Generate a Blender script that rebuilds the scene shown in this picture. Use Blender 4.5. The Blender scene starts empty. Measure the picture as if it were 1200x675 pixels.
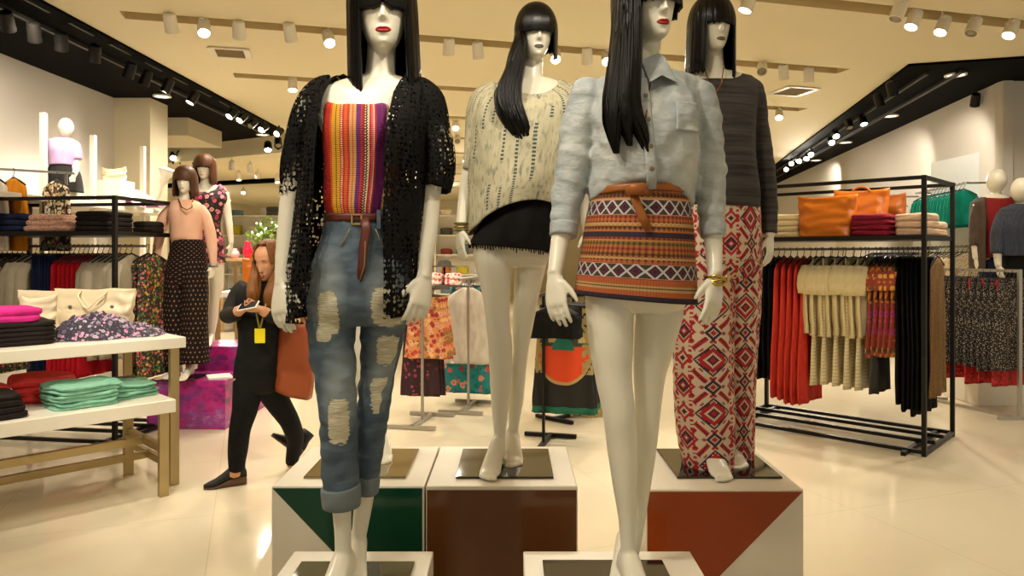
import bpy, math, random
import numpy as np
from mathutils import Vector, Matrix, noise as mnoise
random.seed(7)
PI = math.pi
SC = bpy.context.scene
COL = SC.collection
# ---------------------------------------------------------------- camera geometry (metres; camera at origin x,y, looking along +Y)
FOC, CX, HY, CZ = 850.0, 600.0, 298.0, 1.53
YV = Vector((0, 1, 0)); ZV = Vector((0, 0, 1)); XV = Vector((1, 0, 0))
def P(px, py, d):
    return Vector(((px - CX) * d / FOC, d, CZ - (py - HY) * d / FOC))
def G(px, py):
    d = CZ * FOC / (py - HY)
    return Vector(((px - CX) * d / FOC, d, 0))
def srgb(r, g, b):
    f = lambda c: (c / 255 / 12.92) if c / 255 <= .04045 else ((c / 255 + .055) / 1.055) ** 2.4
    return (f(r), f(g), f(b), 1)
def nz(x, y=0., z=0.):
    return mnoise.noise(Vector((x, y, z)))
# ---------------------------------------------------------------- mesh builder
class MB:
    def __init__(s):
        s.v = []; s.f = []; s.uv = []
    def grid(s, rows, close=True, us=None, vs=None, flip=False, cap0=False, cap1=False):
        nr, nc = len(rows), len(rows[0]); b = len(s.v)
        for r in rows:
            s.v.extend(r)
        nu = nc if close else nc - 1
        for i in range(nr - 1):
            va = vs[i] if vs else i / (nr - 1); vb = vs[i + 1] if vs else (i + 1) / (nr - 1)
            for j in range(nu):
                k = (j + 1) % nc
                ua = us[j] if us else j / nu
                ub = (us[j + 1] if us and j + 1 < len(us) else (j + 1) / nu)
                q = [b + i * nc + j, b + i * nc + k, b + (i + 1) * nc + k, b + (i + 1) * nc + j]
                t = [(ua, va), (ub, va), (ub, vb), (ua, vb)]
                if flip: q.reverse(); t.reverse()
                s.f.append(q); s.uv.append(t)
        for c, i, fl in ((cap0, 0, True), (cap1, nr - 1, False)):
            if c:
                r = rows[i]; m = Vector((0, 0, 0))
                for p in r: m += Vector(p)
                m /= nc; mi = len(s.v); s.v.append(m)
                for j in range(nc):
                    q = [b + i * nc + j, b + i * nc + (j + 1) % nc, mi]
                    if fl != flip: q.reverse()
                    s.f.append(q); vv = float(i > 0); s.uv.append([(j / nc, vv)] * 3)
    def box(s, c, size, rz=0., ax=None):
        c = Vector(c); hx, hy, hz = size[0] / 2, size[1] / 2, size[2] / 2
        if ax is None:
            X = Vector((math.cos(rz), math.sin(rz), 0)); Y = Vector((-math.sin(rz), math.cos(rz), 0)); Z = ZV
        else:
            X, Y, Z = ax
        b = len(s.v)
        for dz in (-1, 1):
            for dx, dy in ((-1, -1), (1, -1), (1, 1), (-1, 1)):
                s.v.append(c + X * hx * dx + Y * hy * dy + Z * hz * dz)
        for q in ((3, 2, 1, 0), (4, 5, 6, 7), (0, 1, 5, 4), (1, 2, 6, 5), (2, 3, 7, 6), (3, 0, 4, 7)):
            s.f.append([b + i for i in q]); s.uv.append([(0, 0), (1, 0), (1, 1), (0, 1)])
    def bar(s, a, b, w, h=None):
        a, b = Vector(a), Vector(b); d = (b - a); L = d.length; d.normalize(); h = h or w
        up = ZV if abs(d.z) < .9 else YV
        x = d.cross(up).normalized(); y = x.cross(d).normalized()
        s.box((a + b) / 2, (L, w, h), ax=(d, x, y))
    def poly(s, pts, uv=None):
        b = len(s.v); s.v.extend([Vector(p) for p in pts]); s.f.append(list(range(b, b + len(pts))))
        s.uv.append(uv or [(0, 0)] * len(pts))
    def prism(s, pts, off):
        off = Vector(off); n = len(pts); b = len(s.v); pts = [Vector(p) for p in pts]
        s.v.extend(pts); s.v.extend([p + off for p in pts])
        s.f.append(list(range(b + n - 1, b - 1, -1))); s.uv.append([(0, 0)] * n)
        s.f.append(list(range(b + n, b + 2 * n))); s.uv.append([(0, 0)] * n)
        for i in range(n):
            j = (i + 1) % n
            s.f.append([b + i, b + j, b + n + j, b + n + i]); s.uv.append([(0, 0), (1, 0), (1, 1), (0, 1)])
    def tube(s, pts, radii, seg=8, cap=True, flat=1., ref=None):
        pts = [Vector(p) for p in pts]; n = len(pts)
        if not hasattr(radii, '__len__'): radii = [radii] * n
        rows = []; side = None
        for i, p in enumerate(pts):
            T = (pts[min(i + 1, n - 1)] - pts[max(i - 1, 0)]).normalized()
            if side is None:
                r0 = ref if ref is not None else (YV if abs(T.y) < .9 else XV)
                side = T.cross(r0).normalized()
            else:
                side = (side - T * side.dot(T)).normalized()
            d = side.cross(T)
            rows.append([p - side * radii[i] * math.sin(2 * PI * k / seg) + d * radii[i] * flat * math.cos(2 * PI * k / seg) for k in range(seg)])
        s.grid(rows, True, cap0=cap, cap1=cap, flip=True)
    def ell(s, c, rx, ry, rz, ax=None, nu=16, nv=10):
        c = Vector(c); X, Y, Z = ax or (XV, YV, ZV); rows = []
        for i in range(nv + 1):
            e = -PI / 2 + PI * (i + .02) / (nv + .04)
            rows.append([c + X * rx * math.cos(e) * math.cos(2 * PI * k / nu) + Y * ry * math.cos(e) * math.sin(2 * PI * k / nu) + Z * rz * math.sin(e) for k in range(nu)])
        s.grid(rows, True, cap0=True, cap1=True)
    def cyl(s, a, b, r, r2=None, seg=16):
        s.tube([a, b], [r, r if r2 is None else r2], seg)
    def lathe(s, c, prof, seg=20, ax=None):
        c = Vector(c); X, Y, Z = ax or (XV, YV, ZV)
        s.grid([[c + X * r * math.cos(2 * PI * k / seg) + Y * r * math.sin(2 * PI * k / seg) + Z * z for k in range(seg)] for r, z in prof], True, cap0=True, cap1=True)
    def mesh(s, name, org=(0, 0, 0)):
        o = Vector(org); me = bpy.data.meshes.new(name)
        me.from_pydata([tuple(Vector(p) - o) for p in s.v], [], s.f)
        l = me.uv_layers.new(name='UVMap')
        l.data.foreach_set('uv', [x for t in s.uv for p in t for x in p])
        return me
# ---------------------------------------------------------------- objects
ROOT = {}
def thing(name, label, cat, loc, group=None, rz=0):
    o = bpy.data.objects.new(name, None); COL.objects.link(o); o.location = loc; o.rotation_euler[2] = rz
    o.empty_display_size = .1
    tag(o, label, cat, group); return o
def tag(o, label, cat, group=None, kind=None):
    if label: o['label'] = label
    if cat: o['category'] = cat
    if group: o['group'] = group
    if kind: o['kind'] = kind
    return o
def rootof(o):
    while o.parent: o = o.parent
    return o
def obj(name, mb, mat, parent=None, org=None, smooth=True, solid=0, bevel=0, local=False, ang=None, sub=0):
    """mb in world coordinates (or, with local=True, in the root's own)."""
    if org is None:
        org = (0, 0, 0) if local else (tuple(rootof(parent).location) if parent else None)
        if org is None:
            vs = np.array([tuple(p) for p in mb.v]) if isinstance(mb, MB) else None
            org = ((vs[:, 0].min() + vs[:, 0].max()) / 2, (vs[:, 1].min() + vs[:, 1].max()) / 2, vs[:, 2].min())
    me = mb.mesh(name, org) if isinstance(mb, MB) else mb
    o = bpy.data.objects.new(name, me); COL.objects.link(o)
    if parent: o.parent = parent
    else: o.location = org
    for m in (mat if isinstance(mat, (list, tuple)) else [mat]): me.materials.append(m)
    if smooth:
        me.polygons.foreach_set('use_smooth', [True] * len(me.polygons))
        if ang: 
            try: me.set_sharp_from_angle(angle=math.radians(ang))
            except Exception: pass
    if solid:
        m = o.modifiers.new('s', 'SOLIDIFY'); m.thickness = solid; m.offset = 0
    if bevel:
        m = o.modifiers.new('b', 'BEVEL'); m.width = bevel; m.segments = 2; m.limit_method = 'ANGLE'
    if sub:
        m = o.modifiers.new('u', 'SUBSURF'); m.levels = sub; m.render_levels = sub
    return o
def part(name, mb, mat, parent, **k): return obj(name, mb, mat, parent, **k)
def struct(name, mb, mat, parent=None, **k):
    o = obj(name, mb, mat, parent, **k)
    if not parent: o['kind'] = 'structure'
    return o
def dup(root, loc, rz=None, label=None, group=None, scale=None, mat=None):
    r = root.copy(); COL.objects.link(r); r.location = loc
    if rz is not None: r.rotation_euler[2] = rz
    if label: r['label'] = label
    if group: r['group'] = group
    if scale: r.scale = scale
    for ch in list(root.children):
        c = ch.copy(); COL.objects.link(c); c.parent = r
        for g in list(ch.children):
            d = g.copy(); COL.objects.link(d); d.parent = c
    return r
def fuse(mbs, name, org, voxel=.004, smooth=6, wfn=None):
    """one continuous skin around overlapping closed shapes"""
    mb = mbs
    me = mb.mesh('tmp', org); t = bpy.data.objects.new('tmp', me); COL.objects.link(t)
    m = t.modifiers.new('r', 'REMESH'); m.mode = 'VOXEL'; m.voxel_size = voxel; m.adaptivity = 0
    dg = bpy.context.evaluated_depsgraph_get(); dg.update()
    out = bpy.data.meshes.new_from_object(t.evaluated_get(dg)); out.name = name
    bpy.data.objects.remove(t); bpy.data.meshes.remove(me)
    n = len(out.vertices); co = np.empty(n * 3); out.vertices.foreach_get('co', co); co = co.reshape(-1, 3)
    ne = len(out.edges); ed = np.empty(ne * 2, dtype=np.int64); out.edges.foreach_get('vertices', ed); ed = ed.reshape(-1, 2)
    deg = np.bincount(ed.ravel(), minlength=n).astype(float)[:, None] + 1e-9
    w = np.full((n, 1), .6) if wfn is None else (.6 * wfn(co + np.array(org)))[:, None]
    for it in range(smooth):
        for sgn in (1., -.52):
            acc = np.zeros_like(co)
            for k in range(3):
                acc[:, k] = np.bincount(ed[:, 0], co[ed[:, 1], k], n) + np.bincount(ed[:, 1], co[ed[:, 0], k], n)
            co = co + sgn * w * (acc / deg - co)
    out.vertices.foreach_set('co', co.ravel()); out.update()
    return out
# ---------------------------------------------------------------- interpolation and lofts
def spline(keys, n, ts=None):
    K = np.array(keys, float); m = len(K)
    if ts is None:
        dd = np.linalg.norm(np.diff(K[:, :4], axis=0), axis=1); ts = np.concatenate([[0], np.cumsum(np.maximum(dd, 1e-6))])
    ts = np.array(ts, float); tg = np.zeros_like(K)
    for i in range(m):
        if i == 0: tg[i] = (K[1] - K[0]) / (ts[1] - ts[0])
        elif i == m - 1: tg[i] = (K[-1] - K[-2]) / (ts[-1] - ts[-2])
        else:
            a = (K[i] - K[i - 1]) / (ts[i] - ts[i - 1]); b = (K[i + 1] - K[i]) / (ts[i + 1] - ts[i])
            tg[i] = np.where(a * b > 0, 2 * a * b / (a + b + 1e-12 * np.sign(a + b + 1e-30)), 0)
    out = []; x = np.linspace(ts[0], ts[-1], n)
    for t in x:
        i = min(max(int(np.searchsorted(ts, t, 'right')) - 1, 0), m - 2)
        h = ts[i + 1] - ts[i]; q = (t - ts[i]) / h
        out.append((2 * q**3 - 3 * q**2 + 1) * K[i] + (q**3 - 2 * q**2 + q) * h * tg[i] + (-2 * q**3 + 3 * q**2) * K[i + 1] + (q**3 - q**2) * h * tg[i + 1])
    return np.array(out)
def K(xl, xr, y, f, b, dy=0., p=2.2, yr=None, zf=0., zb=0.):
    return (xl, y, xr, y if yr is None else yr, f, b, dy, p, zf, zb)
def sgp(v, e): return math.copysign(abs(v) ** e, v)
class Fig:
    def __init__(s, d): s.d = d; s.m = d / FOC
    def p(s, px, py, dy=0.): return P(px, py, s.d + dy)
    def loft(s, mb, keys, n=30, m=48, disp=None, caps=(True, True), rng=None):
        ks = spline(keys, n); rows = []
        for i, k in enumerate(ks):
            xl, yl, xr, yr, f, b, dy, pw, zf, zb = k; v = i / (n - 1)
            L, R = s.p(xl, yl, dy), s.p(xr, yr, dy); C = (L + R) / 2; A = (R - L) / 2; row = []
            a0, a1 = (0., 1.) if rng is None else rng(v, k)
            for j in range(m):
                u = a0 + (a1 - a0) * (j / m if rng is None else j / (m - 1)); th = 2 * PI * u
                sn, cs = sgp(math.sin(th), 2 / pw), sgp(math.cos(th), 2 / pw)
                q = C - A * sn + YV * (cs * (b if cs > 0 else f)) + ZV * (cs * cs * (zb if cs > 0 else zf))
                if disp:
                    dd = disp(u, v, q); N = (A.normalized() * -sn + YV * cs)
                    q = q + (N.normalized() * dd if not isinstance(dd, Vector) else dd)
                row.append(q)
            rows.append(row)
        mb.grid(rows, rng is None, cap0=caps[0], cap1=caps[1], flip=True)
        return mb
    def limb(s, mb, keys, n=24, m=20, caps=(True, True), disp=None):
        """keys: px, py, depth offset, half width in px, depth/width ratio"""
        ks = spline([(a, b, c * 400, w, r) for a, b, c, w, r in keys], n); C = [s.p(k[0], k[1], k[2] / 400) for k in ks]; rows = []
        for i in range(n):
            T = (C[min(i + 1, n - 1)] - C[max(i - 1, 0)]).normalized()
            sd = T.cross(YV).normalized(); dx = sd.cross(T); r = ks[i][3] * s.m; row = []
            for j in range(m):
                th = 2 * PI * j / m; N = -sd * math.sin(th) + dx * math.cos(th)
                q = C[i] - sd * r * math.sin(th) + dx * r * ks[i][4] * math.cos(th)
                if disp: q = q + N * disp(j / m, i / (n - 1), q)
                row.append(q)
            rows.append(row)
        mb.grid(rows, True, cap0=caps[0], cap1=caps[1], flip=True)
        return mb
# ---------------------------------------------------------------- heads, hands, feet, wigs
HT = [(-.50, .07, .31, .0), (-.475, .112, .355, .03), (-.44, .145, .378, .07), (-.40, .175, .385, .12), (-.32, .216, .378, .20), (-.22, .25, .375, .30), (-.10, .28, .375, .38), (0, .302, .37, .42),
      (.12, .322, .375, .44), (.25, .312, .35, .43), (.36, .268, .27, .36), (.44, .19, .17, .26), (.485, .10, .08, .14), (.5, .02, .02, .03)]
HTa = np.array(HT)
def head_pt(a, z):
    """a: azimuth, 0 = face; z in head heights; returns local point (front = -y)"""
    w, f, b = (np.interp(z, HTa[:, 0], HTa[:, i]) for i in (1, 2, 3))
    pw = 2 / 2.25; sx = sgp(math.sin(a), pw); cy = sgp(math.cos(a), pw)
    x = w * sx; y = -cy * (f if cy > 0 else b)
    if cy > 0:
        g = lambda c, s_: math.exp(-((c) / s_) ** 2)
        e = 0.
        k = (.05 - z) / .235
        if 0 <= k <= 1.25:
            am = (.012 + .088 * k ** 1.3) if k <= 1 else max(0, .1 * (1 - (k - 1) / .2))
            e += am * g(x, .024 + .013 * min(k, 1))
            e += .018 * g(abs(x) - .042, .018) * g(z + .188, .022)
        e -= .034 * g(abs(x) - .125, .065) * g(z - .035, .042)
        e += .018 * g(abs(x) - .125, .045) * g(z - .03, .022)
        e += .012 * g(abs(x) - .12, .09) * g(z - .105, .03)
        e += .030 * g(x, .062) * g(z + .298, .018) + .033 * g(x, .055) * g(z + .346, .021) - .004 * g(x, .08) * g(z + .322, .008)
        e -= .012 * g(x, .05) * g(z + .388, .016)
        e += .022 * g(x, .065) * g(z + .455, .033)
        e += .012 * g(abs(x) - .19, .06) * g(z + .08, .06)
        y -= e
    return Vector((x, y, z))
def rot(yaw=0, pitch=0, roll=0):
    return Matrix.Rotation(math.radians(yaw), 3, 'Z') @ Matrix.Rotation(math.radians(pitch), 3, 'X') @ Matrix.Rotation(math.radians(roll), 3, 'Y')
class Head:
    def __init__(s, c, hh, yaw=0, pitch=0, roll=0):
        s.c = Vector(c); s.h = hh; s.R = rot(yaw, pitch, roll)
    def w(s, p): return s.c + s.R @ (Vector(p) * s.h)
    def skull(s, mb, egg=False):
        rows = []; zs = np.concatenate([np.linspace(-.5, .1, 62), np.linspace(.1, .5, 24)[1:]])
        az = [math.copysign(abs(t) ** 1.25, t) * PI for t in np.linspace(-1, 1, 97)[:-1]]
        if egg:
            for z in np.linspace(-.498, .498, 40):
                e = math.sqrt(1 - (z / .5) ** 2); t = 1 - .13 * (-z * 2 if z < 0 else 0)
                rows.append([s.w((.36 * e * t * math.sin(a), -.42 * e * t * math.cos(a) - .03 * (z < 0) * z, z)) for a in az])
        else:
            for z in zs: rows.append([s.w(head_pt(a, z)) for a in az])
        mb.grid(rows, True, cap0=True, cap1=True)
    def lips(s, mb):
        rows = []; n = 25; off = .0125
        for i in range(n):
            x = -.098 + .196 * i / (n - 1); q = 1 - (x / .099) ** 2
            up = -.320 + .036 * q ** .8 - .010 * math.exp(-(x / .018) ** 2); lo = -.320 - .044 * q ** .7
            row = []
            for j in range(13):
                z = lo + (up - lo) * j / 12; w, f = np.interp(z, HTa[:, 0], HTa[:, 1]), 0
                a = math.asin(min(.99, (abs(x) / w))**1.125) * (1 if x > 0 else -1)
                p = head_pt(a, z); ed = min(1, 4 * min(j, 12 - j) / 12) * min(1, 6 * min(i, n - 1 - i) / n)
                p.y -= off * ed - .004 * (1 - ed); row.append(s.w(p))
            rows.append(row)
        mb.grid(rows, False)
    def wig(s, mb, ext, rw=.385, rf=.43, rb=.50, top=.56, seed=0, n=150, m=34, flare=0., ridge=.018, tuck=.0, jag=.03):
        """shell of straight hair; ext(phi) = length hanging below the widest ring, phi 0 = face, negative = viewer's left"""
        rows = []
        cols = []
        for i in range(n):
            ph = -PI + 2 * PI * i / n; L = ext(ph) + jag * nz(ph * 9, seed) * 2 * (1 if ext(ph) > .12 else .5)
            rg = 1 + ridge * (nz(math.cos(ph) * 9, math.sin(ph) * 9, seed) + .8 * nz(math.cos(ph) * 26, math.sin(ph) * 26, seed + 5))
            x0 = rw * math.sin(ph); y0 = -math.cos(ph) * (rf if math.cos(ph) > 0 else rb); col = []
            arc = .55; tot = arc + max(L, -.45)
            for j in range(m):
                t = tot * j / (m - 1)
                if t < arc:
                    e = t / arc * PI / 2; r = math.sin(e) ** .86; z = top * math.cos(e) ** .95 if e < PI / 2 else 0
                    k = r * (1 + (rg - 1) * r)
                    pt = Vector((x0 * k, y0 * k, z))
                else:
                    q = t - arc; fl = 1 + flare * q; tk = 1 - tuck * max(0, (q / max(L, .01) - .75) / .25) ** 2
                    wob = 1 + .012 * nz(ph * 3, q * 1.5, seed + 3)
                    pt = Vector((x0 * rg * fl * tk * wob, y0 * rg * fl * tk * wob, -q))
                col.append(s.w(pt))
            cols.append(col)
        rows = [[cols[i][j] for i in range(n)] for j in range(m)]
        mb.grid(rows, True, flip=True)
def locks(f, mb, keys, n=60, seed=0, r=.0022, reach=.16, out=.003, jit=.03):
    """thin separate strands lying on a lofted fall of hair"""
    rg = random.Random(seed)
    for i in range(n):
        u = rg.uniform(.22, .78); e = 1 - rg.uniform(0, reach); st = rg.uniform(0, .45); ks = spline(keys, 26); pts = []
        for j, t in enumerate(np.linspace(st, e, 12)):
            k = ks[int(t * 25)]; k2 = ks[min(25, int(t * 25) + 1)]; q = t * 25 % 1; k = k * (1 - q) + k2 * q
            xl, yl, xr, yr, ff, b, dy, pw = k[:8]; th = 2 * PI * (u + jit * math.sin(i * 1.7) * t * t); L, R = f.p(xl, yl, dy), f.p(xr, yr, dy)
            pts.append((L + R) / 2 - (R - L) / 2 * sgp(math.sin(th), 2 / pw) * 1.02 + YV * (sgp(math.cos(th), 2 / pw) * (b if math.cos(th) > 0 else ff + out)))
        mb.tube(pts, [r * (.6 + .6 * math.sin(PI * min(1, j / 9))) if j < 11 else r * .25 for j in range(12)], 5)
def hand(mb, W, D, S, N, k=1., curl=.5, spread=.06, thumb=.75, seg=8):
    W = Vector(W); D = Vector(D).normalized(); S = Vector(S); S = (S - D * S.dot(D)).normalized(); N = Vector(N); N = (N - D * N.dot(D) - S * N.dot(S)).normalized()
    rows = []
    for t, w, h in ((-.02, .024, .018), (.0, .025, .0175), (.03, .033, .017), (.06, .039, .0145), (.085, .040, .012), (.095, .036, .009)):
        rows.append([W + D * t * k + S * (w * k * sgp(math.cos(2 * PI * i / 14), .8)) + N * (h * k * sgp(math.sin(2 * PI * i / 14), .8)) for i in range(14)])
    mb.grid(rows, True, cap0=True, cap1=True, flip=(D.cross(S)).dot(N) < 0)
    for off, ln, i in ((.030, .070, 0), (.0102, .079, 1), (-.0098, .073, 2), (-.0285, .057, 3)):
        p = W + D * .08 * k + S * off * k; d = (D + S * spread * (off / .03)).normalized(); pts = [p]; a = 0.
        for j, (fr, ca) in enumerate(((.12, .1), (.34, .5), (.28, .6), (.18, .45), (.08, .2))):
            a += curl * ca * (1 + .12 * i); dd = d * math.cos(a) + N * math.sin(a); p = p + dd * ln * 1.1 * fr * k; pts.append(p)
        mb.tube(pts, [r * k for r in (.0088, .0088, .0082, .0074, .0066, .0038)], seg)
    p = W + D * .022 * k + S * .024 * k; d = (D * (1.25 - thumb * .5) + S * thumb + N * .35).normalized()
    q = p + d * .034 * k; d2 = (d + D * .55 + N * .1).normalized(); r = q + d2 * .026 * k; d3 = (d2 + D * .3 + N * .12).normalized(); e = r + d3 * .022 * k
    mb.tube([p, q, r, e], [.0135 * k, .0105 * k, .009 * k, .005 * k], seg)
def foot(mb, A, yaw=0, k=1., lift=.085):
    """A: point on the ground below the ankle; toe points to -y turned by yaw"""
    A = Vector(A); Fd = rot(yaw) @ Vector((0, -1, 0)); S = Fd.cross(ZV)
    rows = []
    for f, u, w, h in ((-.055, lift * .62, .010, .012), (-.045, lift * .6, .024, .034), (-.02, lift * .85, .03, .045), (.02, lift * .8, .031, .046), (.06, lift * .6, .033, .034), (.10, lift * .34 + .006, .038, .022), (.135, .017, .041, .016), (.165, .013, .036, .012), (.182, .010, .022, .007)):
        rows.append([A + Fd * f * k + ZV * u * k + S * (w * k * math.cos(2 * PI * i / 16)) + ZV * (h * k * math.sin(2 * PI * i / 16)) for i in range(16)])
    mb.grid(rows, True, cap0=True, cap1=True, flip=True)
    for i, (o, l) in enumerate(((.026, .19), (.010, .192), (-.004, .185), (-.017, .176), (-.029, .165))):
        mb.ell(A + (Fd * l + S * o * (1 if yaw >= 0 else -1) + ZV * .010) * k, .0085 * k if i else .012 * k, .017 * k, .0095 * k, ax=(S, Fd, ZV), nu=8, nv=6)
# ---------------------------------------------------------------- node expressions
class X:
    def __init__(s, m, k): s.m = m; s.k = k
    def _b(s, o, op): return s.m.math(op, s, o)
    def __add__(s, o): return s._b(o, 'ADD')
    __radd__ = __add__
    def __sub__(s, o): return s._b(o, 'SUBTRACT')
    def __rsub__(s, o): return s.m.math('SUBTRACT', o, s)
    def __mul__(s, o): return s._b(o, 'MULTIPLY')
    __rmul__ = __mul__
    def __truediv__(s, o): return s._b(o, 'DIVIDE')
    def __gt__(s, o): return s._b(o, 'GREATER_THAN')
    def __lt__(s, o): return s._b(o, 'LESS_THAN')
    def abs(s): return s.m.math('ABSOLUTE', s)
    def sin(s): return s.m.math('SINE', s)
    def fr(s): return s.m.math('FRACT', s)
    def fl(s): return s.m.math('FLOOR', s)
    def pp(s, k): return s.m.math('PINGPONG', s, k)
    def min(s, o): return s._b(o, 'MINIMUM')
    def max(s, o): return s._b(o, 'MAXIMUM')
    def pow(s, o): return s._b(o, 'POWER')
    def clamp(s): return s.max(0).min(1)
class Mat:
    def __init__(s, name, rough=.6, metal=0., spec=.5, sheen=0., coat=0.):
        s.mat = bpy.data.materials.new(name); s.mat.use_nodes = True; s.nt = s.mat.node_tree; s.n = s.nt.nodes; s.l = s.nt.links
        s.b = s.n['Principled BSDF']; s.b.inputs['Roughness'].default_value = rough; s.b.inputs['Metallic'].default_value = metal
        s.b.inputs['Specular IOR Level'].default_value = spec
        if sheen: s.b.inputs['Sheen Weight'].default_value = sheen
        if coat: s.b.inputs['Coat Weight'].default_value = coat; s.b.inputs['Coat Roughness'].default_value = .05
    def put(s, sock, v):
        if isinstance(v, X): s.l.new(v.k, sock)
        elif isinstance(v, bpy.types.NodeSocket): s.l.new(v, sock)
        else: sock.default_value = v
    def math(s, op, a, b=None):
        n = s.n.new('ShaderNodeMath'); n.operation = op; s.put(n.inputs[0], a)
        if b is not None: s.put(n.inputs[1], b)
        return X(s, n.outputs[0])
    def uv(s, mu=1, mv=1):
        n = s.n.new('ShaderNodeTexCoord'); q = s.n.new('ShaderNodeSeparateXYZ'); s.l.new(n.outputs['UV'], q.inputs[0])
        return X(s, q.outputs[0]) * mu, X(s, q.outputs[1]) * mv
    def oc(s, kind='Object'):
        n = s.n.new('ShaderNodeTexCoord'); q = s.n.new('ShaderNodeSeparateXYZ'); s.l.new(n.outputs[kind], q.inputs[0])
        return [X(s, q.outputs[i]) for i in range(3)]
    def vec(s, x, y, z=0.):
        n = s.n.new('ShaderNodeCombineXYZ')
        for i, v in enumerate((x, y, z)): s.put(n.inputs[i], v)
        return n.outputs[0]
    def noise(s, vec, scale=5., detail=2., rough=.5):
        n = s.n.new('ShaderNodeTexNoise'); n.inputs['Scale'].default_value = scale; n.inputs['Detail'].default_value = detail; n.inputs['Roughness'].default_value = rough
        s.l.new(vec, n.inputs['Vector']); return X(s, n.outputs[0])
    def vor(s, vec, scale=5., feat='F1', rnd=1.):
        n = s.n.new('ShaderNodeTexVoronoi'); n.feature = feat; n.inputs['Scale'].default_value = scale; n.inputs['Randomness'].default_value = rnd
        s.l.new(vec, n.inputs['Vector'])
        if feat == 'DISTANCE_TO_EDGE': return X(s, n.outputs[0]), None
        q = s.n.new('ShaderNodeSeparateColor'); s.l.new(n.outputs['Color'], q.inputs[0])
        return X(s, n.outputs['Distance']), X(s, q.outputs[0])
    def mix(s, f, a, b):
        n = s.n.new('ShaderNodeMix'); n.data_type = 'RGBA'; s.put(n.inputs[0], f); s.put(n.inputs[6], a); s.put(n.inputs[7], b); return n.outputs[2]
    def ramp(s, f, stops, const=True):
        n = s.n.new('ShaderNodeValToRGB'); n.color_ramp.interpolation = 'CONSTANT' if const else 'LINEAR'
        while len(n.color_ramp.elements) < len(stops): n.color_ramp.elements.new(.5)
        for e, (p, c) in zip(n.color_ramp.elements, stops): e.position = p; e.color = c
        s.put(n.inputs[0], f); return n.outputs[0]
    def col(s, c): s.put(s.b.inputs['Base Color'], c); return s
    def bump(s, h, st=.3, dist=.01):
        n = s.n.new('ShaderNodeBump'); n.inputs['Strength'].default_value = st; n.inputs['Distance'].default_value = dist
        s.put(n.inputs['Height'], h); s.l.new(n.outputs[0], s.b.inputs['Normal']); return s
    def rough(s, v): s.put(s.b.inputs['Roughness'], v); return s
    def alpha(s, v): s.put(s.b.inputs['Alpha'], v); return s
    def emit(s, c, st): s.b.inputs['Emission Color'].default_value = c; s.b.inputs['Emission Strength'].default_value = st; return s
MATS = {}
def plain(name, rgb, rough=.6, metal=0., spec=.4, wear=.0, scale=8., bump=0., bscale=60., sheen=0., coat=0.):
    """a colour with a slight procedural mottling"""
    if name in MATS: return MATS[name]
    m = Mat(name, rough, metal, spec, sheen, coat); c = srgb(*rgb); x, y, z = m.oc(); v = m.vec(x, y, z)
    k = wear or .05
    n = m.noise(v, scale, 3); d = tuple(q * (1 - k) for q in c[:3]) + (1,); e = tuple(min(1, q * (1 + k)) for q in c[:3]) + (1,)
    m.col(m.mix(n, d, e))
    if bump: m.bump(m.noise(v, bscale, 3), bump, .004)
    MATS[name] = m.mat; return m.mat
# ---------------------------------------------------------------- garment materials
def m_mannequin():
    m = Mat('mannequin_gloss', .32, coat=.15); x, y, z = m.oc(); n = m.noise(m.vec(x, y, z), 6, 2)
    m.col(m.mix(n, srgb(226, 219, 196), srgb(236, 230, 210))); return m.mat
SKIN = m_mannequin()
def m_hair(name, a, b, rough=.34):
    m = Mat(name, rough, spec=.3); u, v = m.uv(260, 1.2); n = m.noise(m.vec(u, v), 1., 3)
    m.col(m.mix(n, srgb(*a), srgb(*b))).bump(n, .35, .004); return m.mat
HAIR_BLACK = m_hair('black_hair', (2, 2, 2), (9, 6, 6), .25)
HAIR_BROWN = m_hair('brown_hair', (46, 24, 12), (100, 60, 31), .42)
HAIR_HUMAN = m_hair('chestnut_hair', (70, 38, 14), (150, 96, 44), .5)
LIP_RED = plain('lip_red', (158, 30, 20), .35); LIP_GREY = plain('lip_grey', (104, 92, 86), .35); LIP_PALE = plain('lip_pale', (196, 160, 140), .4)
def uof(t):
    return .5 + math.asin(max(-1, min(1, 2 * t - 1))) / (2 * PI)
def m_striped():
    m = Mat('striped_weave', .75); u, v = m.uv()
    R, O, Y, D, W, T, PU, PK, MG = srgb(196, 36, 20), srgb(214, 92, 22), srgb(222, 162, 26), srgb(70, 56, 20), srgb(236, 214, 176), srgb(204, 160, 96), srgb(104, 24, 106), srgb(226, 100, 116), srgb(160, 26, 60)
    st = [(0, R), (.05, O), (.08, Y), (.14, D), (.155, Y), (.20, D), (.215, W), (.235, R), (.27, O), (.30, R), (.325, T), (.36, O), (.375, T), (.40, PU), (.455, R), (.50, W), (.515, D), (.53, W), (.545, R), (.575, PK), (.60, W), (.61, R), (.635, PU), (.70, MG), (.715, PU), (.76, T), (.79, D), (.80, T), (.84, O), (.88, Y), (.90, R)]
    c = m.ramp(u, [(uof(.15 + .93 * p) if p else 0, q) for p, q in st])
    uc = uof(.15 + .93 * .507); dash = ((u - uc).abs() < .011) * ((v * 46 + (u - uc).abs() * 60).fr() > .5)
    c = m.mix(dash, c, srgb(60, 30, 20)); dash2 = ((u - uof(.15 + .93 * .225)).abs() < .006) * ((v * 60).fr() > .45)
    c = m.mix(dash2, c, srgb(200, 60, 30))
    w = (v * 420).sin() * .5 + .5
    c2 = m.mix(w * .25, c, srgb(60, 20, 16))
    m.col(c2).bump(w, .35, .002); return m.mat
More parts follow.
